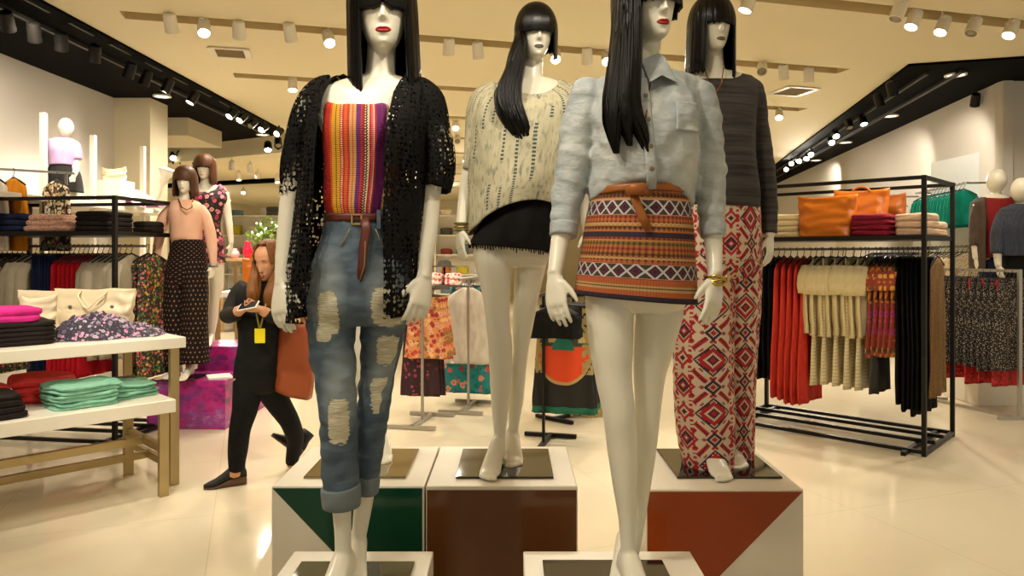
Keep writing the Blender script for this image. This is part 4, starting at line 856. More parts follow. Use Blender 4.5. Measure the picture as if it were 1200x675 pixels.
K_L = [(8, 25, 0, 'black spotlight, nearest the left frame edge'), (40, 38, 0, 'black spotlight, second from the left frame edge'), (72, 49, 0, 'black spotlight with grey rim, third from the left frame edge'), (111, 63, 1, 'black lit spotlight, fourth from the left frame edge'), (152, 83, 0, 'black spotlight above the beige column edge'), (171, 92, 0, 'black spotlight right above the beige column'),
       (196, 101, 1, 'black lit spotlight left of the glaring one on the left bay'), (226, 115, 1, 'glaring spotlight in the middle of the left black bay'), (272, 133, 1, 'black lit spotlight, first of the pair after the glaring one'), (284, 138, 1, 'black lit spotlight, second of the pair after the glaring one'), (296, 145, 0, 'black unlit spotlight behind the lit pair'), (309, 150, 1, 'small black lit spotlight near the far end of the left bay'), (327, 155, 1, 'glaring spotlight beside the cardigan sleeve')]
for x, y, l, t in K_L: spot('k', x, y, HC - .03, (-4.6, 7.5, 1.2), l, t, gk)
K_B = [(203, 183, 1, 'glaring black spotlight beside the beige column'), (211, 178, 0, 'small black spotlight right of the column glare'), (226, 178, 0, 'small black spotlight above the shorter brown wig'), (237, 177, 0, 'small black spotlight above the taller brown wig'), (251, 179, 1, 'small black lit spotlight right above the taller brown wig'), (314, 172, 1, 'small black lit spotlight hanging left of the cardigan sleeve'), (326, 167, 0, 'small black unlit spotlight touching the cardigan sleeve')]
for i, (x, y, l, t) in enumerate(K_B): spot('k', x, y, 3.2, P(x, 420, 9), l, t, gk, 1.15, 11.4 if x > 300 else 13.2)
for x, y, l, t in [(272, 194, 1, 'far glaring spotlight right of the taller brown wig'), (293, 197, 1, 'far lit spotlight between the wig and the cardigan sleeve'), (280, 207, 1, 'far lit spotlight just above the far black rail'), (325, 210, 1, 'far lit spotlight below the rail beside the cardigan'), (302, 205, 0, 'far unlit spotlight on the cream ceiling above the greenery'), (285, 224, 1, 'tiny far lit spotlight above the fairy lights'), (268, 234, 1, 'tiny far lit spotlight, lowest on the left')]: spot('w', x, y, 3.2, P(x, 420, 14), l, t, gw)
K_R = [(1045, 104, 0, 'black spotlight nearest on the right bay track'), (1030, 118, 0, 'black spotlight second along the right bay track'), (1011, 141, 1, 'black lit spotlight third along the right bay track'), (995, 146, 0, 'black spotlight before the lit pair of the right bay'), (979, 157, 1, 'black lit spotlight, upper of the close pair on the right bay'), (974, 165, 1, 'black lit spotlight, lower of the close pair on the right bay'), (950, 180, 1, 'small black lit spotlight past the middle of the right bay'), (945, 185, 1, 'small black lit spotlight just under its neighbour on the right bay'), (936, 188, 1, 'small black lit spotlight fourth from the jumper sleeve'), (927, 191, 1, 'small black lit spotlight third from the jumper sleeve'), (921, 198, 1, 'small black lit spotlight nearest the jumper sleeve')]
for x, y, l, t in K_R: spot('k', x, y, HC - .03, P(x + 60, 330, 8.6), l, t, gk)
spot('k', 1143, 117, 3.46, (6.0, 9.8, 1.6), 0, 'grey wall spotlight on the right wall below the black bay', gk, 1., 8.6)
for i, (x, y, t) in enumerate(((190, 113, 'round recessed downlight above the beige column'), (308, 158, 'round recessed downlight near the cardigan sleeve'), (211, 169, 'round recessed downlight low beside the column'), (1120, 88, 'round recessed downlight, nearest and largest in the right bay'), (1043, 136, 'round recessed downlight, second along the right bay'), (991, 167, 'round recessed downlight, third along the right bay'), (956, 188, 'round recessed downlight, farthest in the right bay'))):
    d = (3.46 - CZ) * FOC / (HY - y); c = P(x, y, d); r = thing('downlight', t, 'downlight', c, 'recessed downlights')
    m = MB(); R = .11 if x > 400 else .105; m.lathe((0, 0, 0), [(R, .012), (R, -.006), (R * .8, -.008), (R * .78, .012)], 24); part('rim', m, WHITE, r, local=True)
    m = MB(); m.lathe((0, 0, 0), [(R * .78, .0), (R * .4, .004), (.001, .004)], 24); part('lens', m, Mat('downlight_lens_' + 'abcdefg'[i], .3).emit((1, .88, .66, 1), 3).mat, r, local=True)
# ================================================================ plinths
def plinth(label, front_px, fy, d0, dep, top, color, tri, rz=0, w=None):
    xl, xr = front_px; X0, X1 = P(xl, HY, d0).x, P(xr, HY, d0).x; w = X1 - X0; r = thing('display_plinth', label, 'plinth', ((X0 + X1) / 2, d0 + dep / 2, 0), 'plinths under the dressed mannequins', math.radians(rz))
    b = MB(); b.box((0, 0, top / 2), (w, dep, top)); part('plinth_body', b, plain('plinth_lacquer', (226, 217, 196), .42, wear=.02), r, local=True, smooth=False, bevel=.004)
    if tri:
        h = top - .02; y = -dep / 2 - .0015; g = MB(); pts = tri(w / 2, top); g.prism([(p[0], y, p[1]) for p in pts], (0, .003, 0)); part('front_panel', g, color, r, local=True, smooth=False)['label'] = 'coloured glossy front panel'
    return r
Lq = dict(rough=.12, wear=.04)
plinth('white plinth with dark green slanted front panel, behind the ripped jeans', (318, 497), 570, 2.40, .5, Z_HIGH, plain('gloss_green', (4, 62, 40), **Lq), lambda w, t: [(-w + .004, t - .006), (w - .006, t - .006), (w - .006, t - .525)])
plinth('white plinth with dark brown front panel, in the middle under black shorts mannequin', (499, 677), 570, 2.40, .5, Z_HIGH, plain('gloss_brown', (96, 56, 24), **Lq), lambda w, t: [(-w + .004, t - .012), (w - .004, t - .012), (w - .004, .02), (-w + .004, .02)])
plinth('white plinth with rust orange slanted front panel, under the red printed trousers', (757, 942), 574, 2.365, .5, Z_HIGH, plain('gloss_rust', (150, 62, 10), **Lq), lambda w, t: [(-w + .004, t - .006), (w - .004, t - .006), (-w + .004, t - .52)])
plinth('low white plinth in front of the green one, under the cardigan mannequin', (270, 481), 0, 1.70, .5, Z_LOW, None, None)
plinth('low white plinth in front at right, under the chambray mannequin', (617, 870), 0, 1.70, .5, Z_LOW, None, None)
# ================================================================ folded clothes
def folded(mb, c, sx, sy, h, rz=0, layers=2, seed=0, amp=.006, sag=0.):
    """folded garment lying flat, c = centre of its underside"""
    c = Vector(c); X_ = Vector((math.cos(rz), math.sin(rz), 0)); Y_ = Vector((-math.sin(rz), math.cos(rz), 0)); rows = []; n = layers * 8; m = 56
    for i in range(n + 1):
        t = i / n; k = (t * layers) % 1 if i < n else 1.; bul = math.sqrt(max(0, 1 - (2 * k - 1) ** 2)); off = -.012 * (1 - bul)
        if i in (0, n): off = -.016
        row = []
        for j in range(m):
            a = 2 * PI * j / m; x = sgp(math.cos(a), .35) * (sx / 2 + off); y = sgp(math.sin(a), .35) * (sy / 2 + off)
            q = Vector((x, y, t * h)); w = nz(x * 9 + seed, y * 9, t * 3); q += Vector((sgp(math.cos(a), .35) * amp * w, sgp(math.sin(a), .35) * amp * w, t * amp * 1.6 * nz(x * 7 + seed, y * 7, 5) - sag * t * (abs(2 * x / sx) ** 2)))
            row.append(c + X_ * q.x + Y_ * q.y + ZV * q.z)
        rows.append(row)
    mb.grid(rows, True, cap0=True)
    # top surface
    tr = rows[-1]; cen = sum((Vector(p) for p in tr), Vector()) / m; R2 = [tr]
    for s_ in (.8, .55, .3, .08):
        R2.append([cen + (p - cen) * s_ + ZV * (.006 + amp * 1.5 * nz(p.x * s_ * 8 + seed, p.y * s_ * 8, 2)) * (1 - s_ * .5) for p in tr])
    mb.grid(R2, True, cap1=True)
def fold_thing(name, label, cat, c, sx, sy, h, mat, rz=0, layers=2, seed=0, group=None, amp=.006, sag=0.):
    b = MB(); folded(b, c, sx, sy, h, rz, layers, seed, amp, sag); return tag(obj(name, b, mat, org=tuple(c)), label, cat, group)
def heap(mb, c, rx, ry, h, seed=0, rz=0, amp=.03, fr=9):
    """loose crumpled cloth"""
    c = Vector(c); X_ = Vector((math.cos(rz), math.sin(rz), 0)); Y_ = Vector((-math.sin(rz), math.cos(rz), 0)); rows = []; n, m = 22, 72
    for i in range(n + 1):
        t = i / n; row = []
        for j in range(m):
            a = 2 * PI * j / m; r = 1 + .12 * nz(math.cos(a) * 2 + seed, math.sin(a) * 2)
            x, y = rx * r * t * math.cos(a), ry * r * t * math.sin(a); z = h * (1 - t ** 2.4)
            z += amp * (1 - t ** 4) * (nz(x * fr + seed, y * fr, 1) + .7 * abs(nz(x * fr * 2.3, y * fr * 2.3, seed)) + .3 * nz(x * fr * 5, y * fr * 5, seed))
            row.append(c + X_ * x + Y_ * y + ZV * max(z, .002))
        rows.append(row)
    mb.grid(rows, True, flip=False); mb.poly([p for p in reversed(rows[-1])])
# ================================================================ the nested tables on the left
UT = Vector((-.70, -.714, 0)).normalized(); VT = Vector((-UT.y * -1, 0, 0)); VT = Vector((UT.y, -UT.x, 0))
def table(label, corner, L, Wd, top, th, leg, stretch, grp='nested white tables'):
    """corner: front right corner of the top (x, y)"""
    c = Vector((corner[0], corner[1], 0)); ctr = c + UT * L / 2 + VT * Wd / 2; r = thing('display_table', label, 'table', ctr, grp)
    b = MB(); b.box(ctr + ZV * (top - th / 2), (L, Wd, th), ax=(UT, -VT, ZV)); part('table_top', b, WHITE, r, smooth=False, bevel=.004)
    for a, q in ((.06, .05), (.06, Wd - .05), (L - .06, .05), (L - .06, Wd - .05)):
        p = c + UT * a + VT * q; b = MB(); b.box(p + ZV * ((top - th) / 2), (.055, .04, top - th), ax=(UT, -VT, ZV)); part('leg', b, CHAMP, r, smooth=False)
    for a, q, a2, q2 in stretch:
        b = MB(); z = .30 if top < .8 else .12; b.bar(c + UT * a + VT * q + ZV * z, c + UT * a2 + VT * q2 + ZV * z, .035, .05); part('stretcher', b, CHAMP, r, smooth=False)
    return c
TU = table('taller white table with champagne legs, folded tops and bags on it', (-2.17, 4.83), 1.9, 1.0, .98, .07, .05, [(.06, .05, .06, .95), (.06, .5, 1.84, .5)])
TL = table('lower white table slid under the taller one, aqua and red folded clothes on it', (-2.13, 4.60), 1.9, .74, .61, .08, .05, [(.06, .05, .06, .69), (.06, .37, 1.84, .37)])
def on(px, py, z):
    """point where a pixel meets height z"""
    d = (CZ - z) * FOC / (py - HY); return P(px, py, d)
RT = math.atan2(UT.y, UT.x)
MAG, BLKF, RED, AQUA = m_cloth('magenta_cloth', (226, 50, 150), None), m_cloth('charcoal_cloth', (40, 33, 30), (22, 18, 17)), m_cloth('coral_red_cloth', (250, 84, 82), (226, 56, 60)), m_cloth('aqua_cloth', (156, 208, 184), (116, 180, 152), 26, .6)
FLO = m_floral('lilac_floral_chiffon', (46, 42, 56), [(200, 150, 180), (150, 130, 156), (96, 86, 112), (222, 150, 186), (50, 46, 60), (180, 174, 188)], 40, .5, (120, 112, 136))
def tloc(a, q, z, base): return base + UT * a + VT * q + ZV * z
for i in range(5): fold_thing('folded_tee', 'charcoal folded top in the dark pile at left end of the taller table', 'folded clothes', tloc(.92, .40, .98 + .028 * i, TU), .46, .42, .03, BLKF, RT + .05 * nz(i, 3), 1, i, 'dark folded tops on the taller table')
for i in range(2): fold_thing('folded_tee', ('magenta folded top, lower of two on the dark pile', 'magenta folded top lying uppermost on the dark pile')[i], 'folded clothes', tloc(.98, .40, 1.12 + .04 * i, TU), .42, .40, .044, MAG, RT + .1 * i, 1, i + 9, 'magenta tops on the dark pile')
b = MB(); heap(b, tloc(.42, .40, .98, TU), .29, .24, .15, 3, RT, .045, 12); tag(obj('blouse_heap', b, FLO), 'crumpled lilac floral blouses heaped before the cream bags', 'clothes')
b = MB(); heap(b, tloc(.17, .40, .98, TU), .16, .24, .07, 8, RT, .035, 12); tag(obj('blouse_heap', b, FLO), 'low heap of lilac floral blouse at the right end of the taller table', 'clothes')
# tote bags
CREAM = plain('cream_leather', (232, 216, 182), .4, bump=.15, bscale=40)
def bag(name, label, c, w, h, t, mat, rz, group=None, handles=True, taper=.85, slump=.02, studs=True, cat='bag', seed=1, hh=.13):
    r = thing(name, label, cat, c, group, rz); rows = []; n = 22
    for i in range(n):
        v = i / (n - 1); k = taper + (1 - taper) * v; tt = t * (1 - .75 * v ** 1.4); row = []
        for j in range(56):
            a = 2 * PI * j / 56; x = sgp(math.cos(a), .4) * w / 2 * k; y = sgp(math.sin(a), .55) * tt / 2
            y += .026 * nz(x * 8 + seed, v * 5, seed) + .012 * nz(x * 22, v * 9, seed); z = h * v + (.02 * nz(x * 5, seed) - slump * abs(x * 2 / w) ** 0 * 0) * v + .018 * abs(2 * x / w) ** 3 * v
            row.append(Vector((x, y, z)))
        rows.append(row)
    b = MB(); b.grid(rows, True, cap0=True); part('bag_body', b, mat, r, local=True, solid=.004)
    if handles:
        for s_ in (-1, 1):
            b = MB(); b.tube([Vector((w * .16 * math.cos(q), (s_ * t * .16 - .01 * s_ * math.sin(q)) if hh > 0 else (s_ * t * .16 - (t * .35 + .02) * math.sin(q) ** .5), h * .96 + hh * math.sin(q) + (.03 * math.sin(q * 2) ** 2 if hh < 0 else 0))) for q in np.linspace(PI, 0, 15)], .008, 8, flat=.6); part('handle', b, mat, r, local=True)
    if studs:
        b = MB()
        for s_ in (-1, 1): b.lathe((s_ * w * .26, -t * .28 - .012, h * .62), [(.012, -.004), (.012, .004), (.006, .008)], 12, (XV, ZV, -YV))
        part('stud', b, GREYM, r, local=True)
    return r
bag('tote_bag', 'cream tote bag with two handles in front on the taller table', tloc(.34, .72, .98, TU), .56, .30, .16, CREAM, .0, 'cream totes on the taller table', hh=-.11)
bag('tote_bag', 'cream tote bag standing half hidden behind the front cream tote', tloc(.52, .90, .98, TU), .54, .29, .12, CREAM, .1, 'cream totes on the taller table', False)
bag('tote_bag', 'folded cream pouch leaning at the left of the cream totes', tloc(.68, .70, .98, TU), .20, .26, .10, CREAM, .5, 'cream totes on the taller table', False, studs=False, seed=5)
# lower table
for i, (a, q, z, s_) in enumerate(((.47, .27, .61, 0), (.47, .27, .655, 1), (.47, .27, .70, 2))): fold_thing('folded_shorts', 'aqua folded garment in the front aqua pile', 'folded clothes', tloc(a, q, z, TL), .36, .34, .046, AQUA, RT + .1 * s_, 2, i + 20, 'aqua pile in front', .018)
for i in range(2): fold_thing('folded_shorts', 'aqua folded garment in the flatter aqua pile at right end', 'folded clothes', tloc(.19, .36, .61 + .042 * i, TL), .32, .30 - .03 * i, .045, AQUA, RT + .25 - .3 * i, 2, i + 25, 'aqua pile at the right end', .02)
for i in range(3): fold_thing('folded_tee', 'coral red folded top behind the aqua piles', 'folded clothes', tloc(.55 + .02 * i, .60, .61 + .05 * i, TL), .36, .26, .056, RED, RT - .12 * i, 1, i + 30, 'coral red tops on the lower table', .018)
for i in range(2): fold_thing('folded_tee', 'coral red folded top at the left edge, behind the black trousers', 'folded clothes', tloc(.98, .60, .61 + .06 * i, TL), .40, .26, .066, RED, RT + .1 * i, 1, i + 34, 'coral red tops at the left edge', .009)
for i in range(4): fold_thing('folded_trousers', 'black folded trousers at the left end of the lower table', 'folded clothes', tloc(.98, .22, .61 + .034 * i, TL), .42 - .03 * i, .32, .036, BLKF, RT + .03 * i, 1, i + 40, 'black folded trousers')
fold_thing('folded_tee', 'white folded top lying on the black folded trousers', 'folded clothes', tloc(1.06, .22, .747, TL), .26, .26, .03, m_cloth('white_cloth', (232, 224, 206)), RT, 1, 47)
fold_thing('folded_tee', 'taupe folded top between the coral and aqua piles', 'folded clothes', tloc(.22, .62, .61, TL), .28, .20, .055, m_cloth('taupe_cloth', (150, 120, 94)), RT, 1, 48)
fold_thing('folded_tee', 'grey patterned folded scarf at the back right of the lower table', 'folded clothes', tloc(.10, .66, .61, TL), .18, .14, .075, m_dotted('grey_pattern', (96, 86, 70), (50, 44, 36), 60, .35), RT, 2, 49)
# ================================================================ racks and hanging clothes
def rack(name, label, N_, U_, L, V_, D, H, shelf, rail, mat, grp, base=True, w=.032):
    N_, U_, V_ = Vector(N_), Vector(U_).normalized(), Vector(V_).normalized(); r = thing(name, label, 'clothes rack', N_ + U_ * L / 2 + V_ * D / 2, grp)
    for a, q in ((0, 0), (L, 0), (0, D), (L, D)):
        b = MB(); p = N_ + U_ * a + V_ * q; b.box(p + ZV * H / 2, (w, w, H), ax=(U_, V_, ZV) if U_.cross(V_).z > 0 else (V_, U_, ZV)); part('post', b, mat, r, smooth=False)
    b = MB(); c = [N_, N_ + U_ * L, N_ + U_ * L + V_ * D, N_ + V_ * D]
    for i in range(4): b.bar(c[i] + ZV * (H - w / 2), c[(i + 1) % 4] + ZV * (H - w / 2), w * .9)
    part('top_frame', b, mat, r, smooth=False)
    b = MB()
    for i in range(4): b.bar(c[i] + ZV * .03, c[(i + 1) % 4] + ZV * .03, w * .9)
    for q in (.35, .65): b.bar(N_ + V_ * D * q + ZV * .05, N_ + U_ * L + V_ * D * q + ZV * .05, w * .9)
    b.bar(N_ - V_ * .1 + U_ * .12 + ZV * .018, N_ + V_ * (D + .05) + U_ * .12 + ZV * .018, w); b.bar(N_ + U_ * (L - .1) - V_ * .08 + ZV * .018, N_ + V_ * (D + .05) + U_ * (L - .1) + ZV * .018, w)
    part('base_frame', b, mat, r, smooth=False)
    if shelf:
        b = MB(); ctr = N_ + U_ * L / 2 + V_ * D / 2; b.box(ctr + ZV * shelf, (L, D, .035), ax=(U_, V_, ZV) if U_.cross(V_).z > 0 else (U_, -V_, ZV)); part('shelf', b, mat, r, smooth=False)
    b = MB(); b.bar(N_ + V_ * D / 2 + ZV * rail, N_ + U_ * L + V_ * D / 2 + ZV * rail, .022); part('hanging_rail', b, GREYM, r, smooth=False)
    return r
def hung(name, cat, label, group, mat, L, w, t, flare=1.2, kind='top', seed=0, hang=DGREY, sleeve=None, wave=.012, neck=.05):
    """garment on its hanger; origin on the rail, rail along local X"""
    r = thing(name, label, cat, (0, 0, 0), group); b = MB(); top = -.075; rows = []; n, m = 24, 40
    for i in range(n):
        v = i / (n - 1); z = top - (L) * v
        if kind == 'top': sh = min(1, neck / w + (1 - neck / w) * min(1, v * L / .085) ** .8); tt = t * (.35 + .65 * min(1, v * 5))
        else: sh = 1; tt = t * (.3 + .7 * min(1, v * 3))
        ww = w * sh * (1 + (flare - 1) * v); row = []
        for j in range(m):
            a = 2 * PI * j / m; y = ww * sgp(math.cos(a), .8); x = tt * sgp(math.sin(a), .7)
            x += wave * (.3 + v) * math.sin(y * 38 + seed * 2.1 + v * 1.5) + wave * .8 * nz(y * 6 + seed, v * 3); y += .012 * nz(v * 5, seed, j * .3) * v
            row.append(Vector((x, y, z + .012 * nz(a * 2, seed) * v)))
        rows.append(row)
    b.grid(rows, True, cap0=True, cap1=True, flip=True)
    if sleeve:
        for s_ in (-1, 1):
            b.tube([Vector((0, s_ * w * .86, top - .08)), Vector((.004, s_ * (w + .02), top - .16)), Vector((.006, s_ * (w + .035), top - .16 - sleeve * .5)), Vector((.004, s_ * (w + .03), top - .16 - sleeve))], [t * 1.1, t * 1.25, t * 1.25, t * 1.1], 14, flat=1.9, ref=XV)
    part('fabric', b, mat, r, local=True)
    h = MB(); q = [Vector((0, .0, .012)) + Vector((0, .016 * math.cos(k), .016 * math.sin(k) - .012)) for k in np.linspace(-.6, PI, 9)]
    h.tube(list(q) + [Vector((0, -.016, -.02)), Vector((0, 0, -.045)), Vector((0, 0, -.062))], .0028, 6)
    if kind == 'top': h.tube([Vector((0, -w * .92, -.135)), Vector((0, -w * .5, -.098)), Vector((0, 0, -.062)), Vector((0, w * .5, -.098)), Vector((0, w * .92, -.135))], [.008, .010, .008, .010, .008], 8, flat=.8)
    else: h.tube([Vector((0, -w * .98, -.078)), Vector((0, 0, -.066)), Vector((0, w * .98, -.078))], .006, 6)
    part('hanger', h, hang, r, local=True)
    return r
def bundle(base, U_, rz, specs):
    """specs: (s0, s1, n, prototype, label list or one label)"""
    for s0, s1, n, o, dv in specs:
        for k in range(n):
            s_ = s0 + (s1 - s0) * (k / max(1, n - 1)); p = base + U_ * s_ + Vector(dv)
            q = o if k == 0 else dup(o, p)
            if k: q.scale = (1, 1 + .10 * nz(k * 2.3, s0 * 5 + 1), 1 + .05 * nz(k * 3.1, s0 * 7))
            q.location = p; q.rotation_euler[2] = rz + .07 * nz(k * 1.7, s0 * 9)
# right rack
N_R = Vector((3.118, 5.487, 0)); U_R = Vector((-.722, .692, 0)).normalized(); V_R = Vector((.692, .722, 0)).normalized()
rack('garment_rack', 'tall black metal clothes rack with a shelf, right of the mannequins', N_R, U_R, 1.62, V_R, .845, 2.13, 1.66, 1.575, BLACKM, None)
rzR = math.atan2(U_R.y, U_R.x); bR = N_R + V_R * .42 + ZV * 1.575
MULTI = m_floral('multicolour_scarf_print', (150, 60, 40), [(214, 130, 40), (150, 40, 80), (90, 60, 40), (226, 170, 70), (180, 60, 110), (90, 110, 50)], 18, .5, (196, 120, 40), 1.4)
CREAMT = m_cloth('cream_knit', (228, 212, 168), (204, 186, 138), 30, .4); CORAL = m_cloth('coral_cloth', (224, 74, 56), (190, 46, 36))
STRP = Mat('cream_striped_cloth', .8); _x, _y, _z = STRP.oc(); STRP.col(STRP.mix(((_z * 34).fr() > .72) * .6, srgb(226, 212, 170), srgb(186, 162, 112))); STRP = STRP.mat
BRN = m_dotted('brown_tweed', (126, 92, 44), (84, 58, 26), 80, .4)
g = 'clothes on the black rack at right'
pt = hung('hanging_trousers', 'trousers', 'black pleated trousers hanging at the near end of the right black rack', g + ', black trousers', BLACK_CLOTH, 1.22, .20, .016, 1.12, 'clip', 1)
ml = hung('hanging_scarf_top', 'top', 'multicolour scarf print top hanging between cream blouses and black trousers', g + ', printed tops', MULTI, .80, .19, .02, 1.1, 'top', 2, sleeve=.10)
cr = hung('hanging_blouse', 'blouse', 'cream blouse hanging in the middle of the right black rack', g + ', cream blouses', CREAMT, .66, .20, .030, 1.32, 'top', 3, sleeve=.15, wave=.02)
cs = hung('hanging_skirt', 'skirt', 'cream striped skirt hanging longer among the cream blouses', g + ', striped skirts', STRP, 1.10, .20, .024, 1.25, 'clip', 4)
co_ = hung('hanging_dress', 'dress', 'coral red dress hanging left of the cream blouses', g + ', coral dresses', CORAL, 1.28, .19, .020, 1.4, 'top', 5)
bk = hung('hanging_dress', 'dress', 'black dress hanging at the far end beside the red trousers', g + ', black dresses', BLACK_CLOTH, 1.10, .20, .020, 1.2, 'top', 6)
br = hung('hanging_coat', 'coat', 'brown tweed coat seen through the side of the right black rack', None, BRN, 1.10, .22, .022, 1.1, 'top', 7)
og = hung('hanging_skirt', 'skirt', 'dark grey skirt hem showing under the printed tops', None, m_cloth('dark_grey_cloth', (74, 72, 66)), 1.12, .18, .02, 1.2, 'clip', 8)
bundle(bR, U_R, rzR, [(.075, .26, 6, pt, (0, 0, 0)), (.30, .47, 5, ml, (0, 0, 0)), (.53, .97, 8, cr, (0, 0, 0)), (.56, .93, 5, cs, (.01, .01, 0)), (1.02, 1.26, 5, co_, (0, 0, 0)), (1.31, 1.52, 5, bk, (0, 0, 0)), (.025, .025, 1, br, tuple(V_R * .06)), (.44, .44, 1, og, (0, 0, 0))])
def shelf_at(s_, q, z=1.678): return N_R + U_R * s_ + V_R * q + ZV * z
for i in range(4): fold_thing('folded_jumper', 'cream folded jumper in the pile left of the tan bag', 'folded clothes', shelf_at(1.18, .36, 1.678 + .05 * i), .32, .34, .054, m_cloth('ivory_cloth', (226, 206, 160), (206, 184, 136)), rzR, 1, i + 60, 'cream pile on the black rack shelf')
TANB = plain('tan_bag_leather', (190, 102, 20), .35, bump=.2, bscale=14)
bag('leather_bag', 'large slumped tan leather bag in front on the black rack shelf', shelf_at(.80, .22), .50, .34, .18, TANB, rzR + PI, 'tan bags on the rack shelf', False, .86, studs=False, seed=3)
bag('leather_bag', 'tan leather bag standing behind the large slumped one', shelf_at(.62, .52), .44, .40, .18, TANB, rzR + PI + .2, 'tan bags on the rack shelf', True, .9, studs=False, seed=7, hh=.05)
bag('leather_bag', 'darker small tan bag at the right behind the crimson pile', shelf_at(.42, .60), .26, .36, .16, plain('brown_bag_leather', (156, 84, 26), .4), rzR + PI, 'tan bags on the rack shelf', False, .9, studs=False, seed=9)
for i in range(4): fold_thing('folded_tee', 'crimson folded top right of the tan bag', 'folded clothes', shelf_at(.42, .22, 1.678 + .042 * i), .30, .30, .046, m_cloth('crimson_cloth', (140, 22, 46), (100, 14, 34)), rzR + .1 * nz(i), 1, i + 65, 'crimson pile on the black rack shelf')
for i in range(3): fold_thing('folded_jumper', 'pale pink folded jumper at the right end of the rack shelf', 'folded clothes', shelf_at(.12, .28, 1.678 + .055 * i), .26, .34, .06, m_cloth('blush_cloth', (216, 184, 156), (190, 158, 130)), rzR, 1, i + 70, 'pale pink pile on the black rack shelf')
for i in range(2): fold_thing('folded_jumper', 'beige folded jumper behind the pale pink pile', 'folded clothes', shelf_at(.12, .64, 1.678 + .055 * i), .22, .3, .06, bpy.data.materials['blush_cloth'], rzR, 1, i + 75, 'beige pile behind the pale pink one')
# far right champagne rack
STL = plain('pale_steel', (176, 170, 156), .35, .6)
N2 = Vector((4.69, 6.7, 0)); U2 = Vector((-.32, .95, 0)).normalized(); r2 = thing('rail_rack', 'low pale steel rail rack at the right edge with dotted skirts', 'clothes rack', N2 + U2 * .5)
b = MB()
for p in (N2, N2 + U2 * .98): q = MB(); q.box(p + ZV * .70, (.03, .03, 1.38)); part('post', q, STL, r2, smooth=False)
q = MB(); q.bar(N2 + ZV * 1.375, N2 + U2 * .98 + ZV * 1.375, .028); part('hanging_rail', q, STL, r2, smooth=False)
q = MB(); q.bar(N2 + ZV * .014, N2 + U2 * .98 + ZV * .014, .028); q.bar(N2 - Vector((.2, 0, -.014)), N2 + Vector((.2, 0, .014)), .028); q.bar(N2 + U2 * .98 - Vector((.2, 0, -.014)), N2 + U2 * .98 + Vector((.2, 0, .014)), .028); part('base', q, STL, r2, smooth=False)
DOT = m_dotted('black_white_dots', (34, 29, 28), (196, 180, 156), 75, .30, .8); g = 'skirts on the low steel rack'
sk = hung('hanging_skirt', 'skirt', 'black and white dotted skirt on the low steel rack at right', g + ', dotted', DOT, .84, .20, .026, 1.35, 'clip', 11, wave=.018)
rd = hung('hanging_skirt', 'skirt', 'red hemmed skirt showing below the dotted skirts at right', g + ', red hem', m_floral('red_hem_print', (196, 30, 34), [(220, 40, 40), (120, 40, 30), (90, 70, 40), (210, 60, 50)], 40, .4), 1.0, .17, .02, 1.35, 'clip', 12)
bundle(N2 + ZV * 1.372, U2, math.atan2(U2.y, U2.x), [(.06, .93, 13, sk, (0, 0, 0)), (.10, .80, 6, rd, (.02, .03, 0))])
# wall rails on the right wall
def wallrail(label, s0, s1, z, out=.26, grp=None):
    a, e = c0 + dR * s0 + nR * out + ZV * z, c0 + dR * s1 + nR * out + ZV * z; r = thing('wall_rail', label, 'wall rail', (a + e) / 2, grp); b = MB(); b.bar(a, e, .022); part('rail', b, GREYM, r, smooth=False)
    for p in (a + dR * .04, e - dR * .04): b = MB(); b.bar(p, p - nR * (out - .005), .022); part('bracket', b, GREYM, r, smooth=False)
    return a
rzW = math.atan2(dR.y, dR.x)
a = wallrail('wall rail holding the emerald tops at the back right', .25, 1.75, 2.36, grp='wall rails at right')
tl = hung('hanging_blouse', 'top', 'emerald green top hanging on the right wall rail', 'emerald tops on the wall rail', m_cloth('emerald_cloth', (0, 132, 108), (0, 92, 78)), .42, .16, .022, 1.2, 'top', 15)
bundle(a, dR, rzW, [(.1, 1.2, 12, tl, (0, 0, 0))])
a = wallrail('wall rail holding white tops left of the emerald ones', 2.3, 3.9, 2.36, grp='wall rails at right')
wt = hung('hanging_blouse', 'top', 'white top hanging on the far right wall rail', 'white tops on the wall rail', m_cloth('white_cloth', (232, 224, 206)), .46, .17, .018, 1.2, 'top', 16)
bundle(a, dR, rzW, [(.15, 1.4, 10, wt, (0, 0, 0))])
a = wallrail('lower wall rail with beige patterned tops behind the black rack', .15, 3.6, 1.62, grp='wall rails at right')
bt = hung('hanging_blouse', 'top', 'beige patterned top hanging on the lower right wall rail', 'beige tops on the lower wall rail', m_dotted('beige_pattern', (212, 196, 160), (130, 112, 84), 50, .3, .8), .62, .18, .02, 1.2, 'top', 17)
dk = hung('hanging_blouse', 'top', 'dark patterned top hanging on the lower right wall rail', 'dark tops on the lower wall rail', m_dotted('dark_pattern', (40, 36, 40), (120, 70, 130), 40, .25, .9), .62, .18, .02, 1.2, 'top', 18)
bundle(a, dR, rzW, [(.12, 1.3, 11, bt, (0, 0, 0)), (1.6, 3.3, 12, dk, (0, 0, 0))])
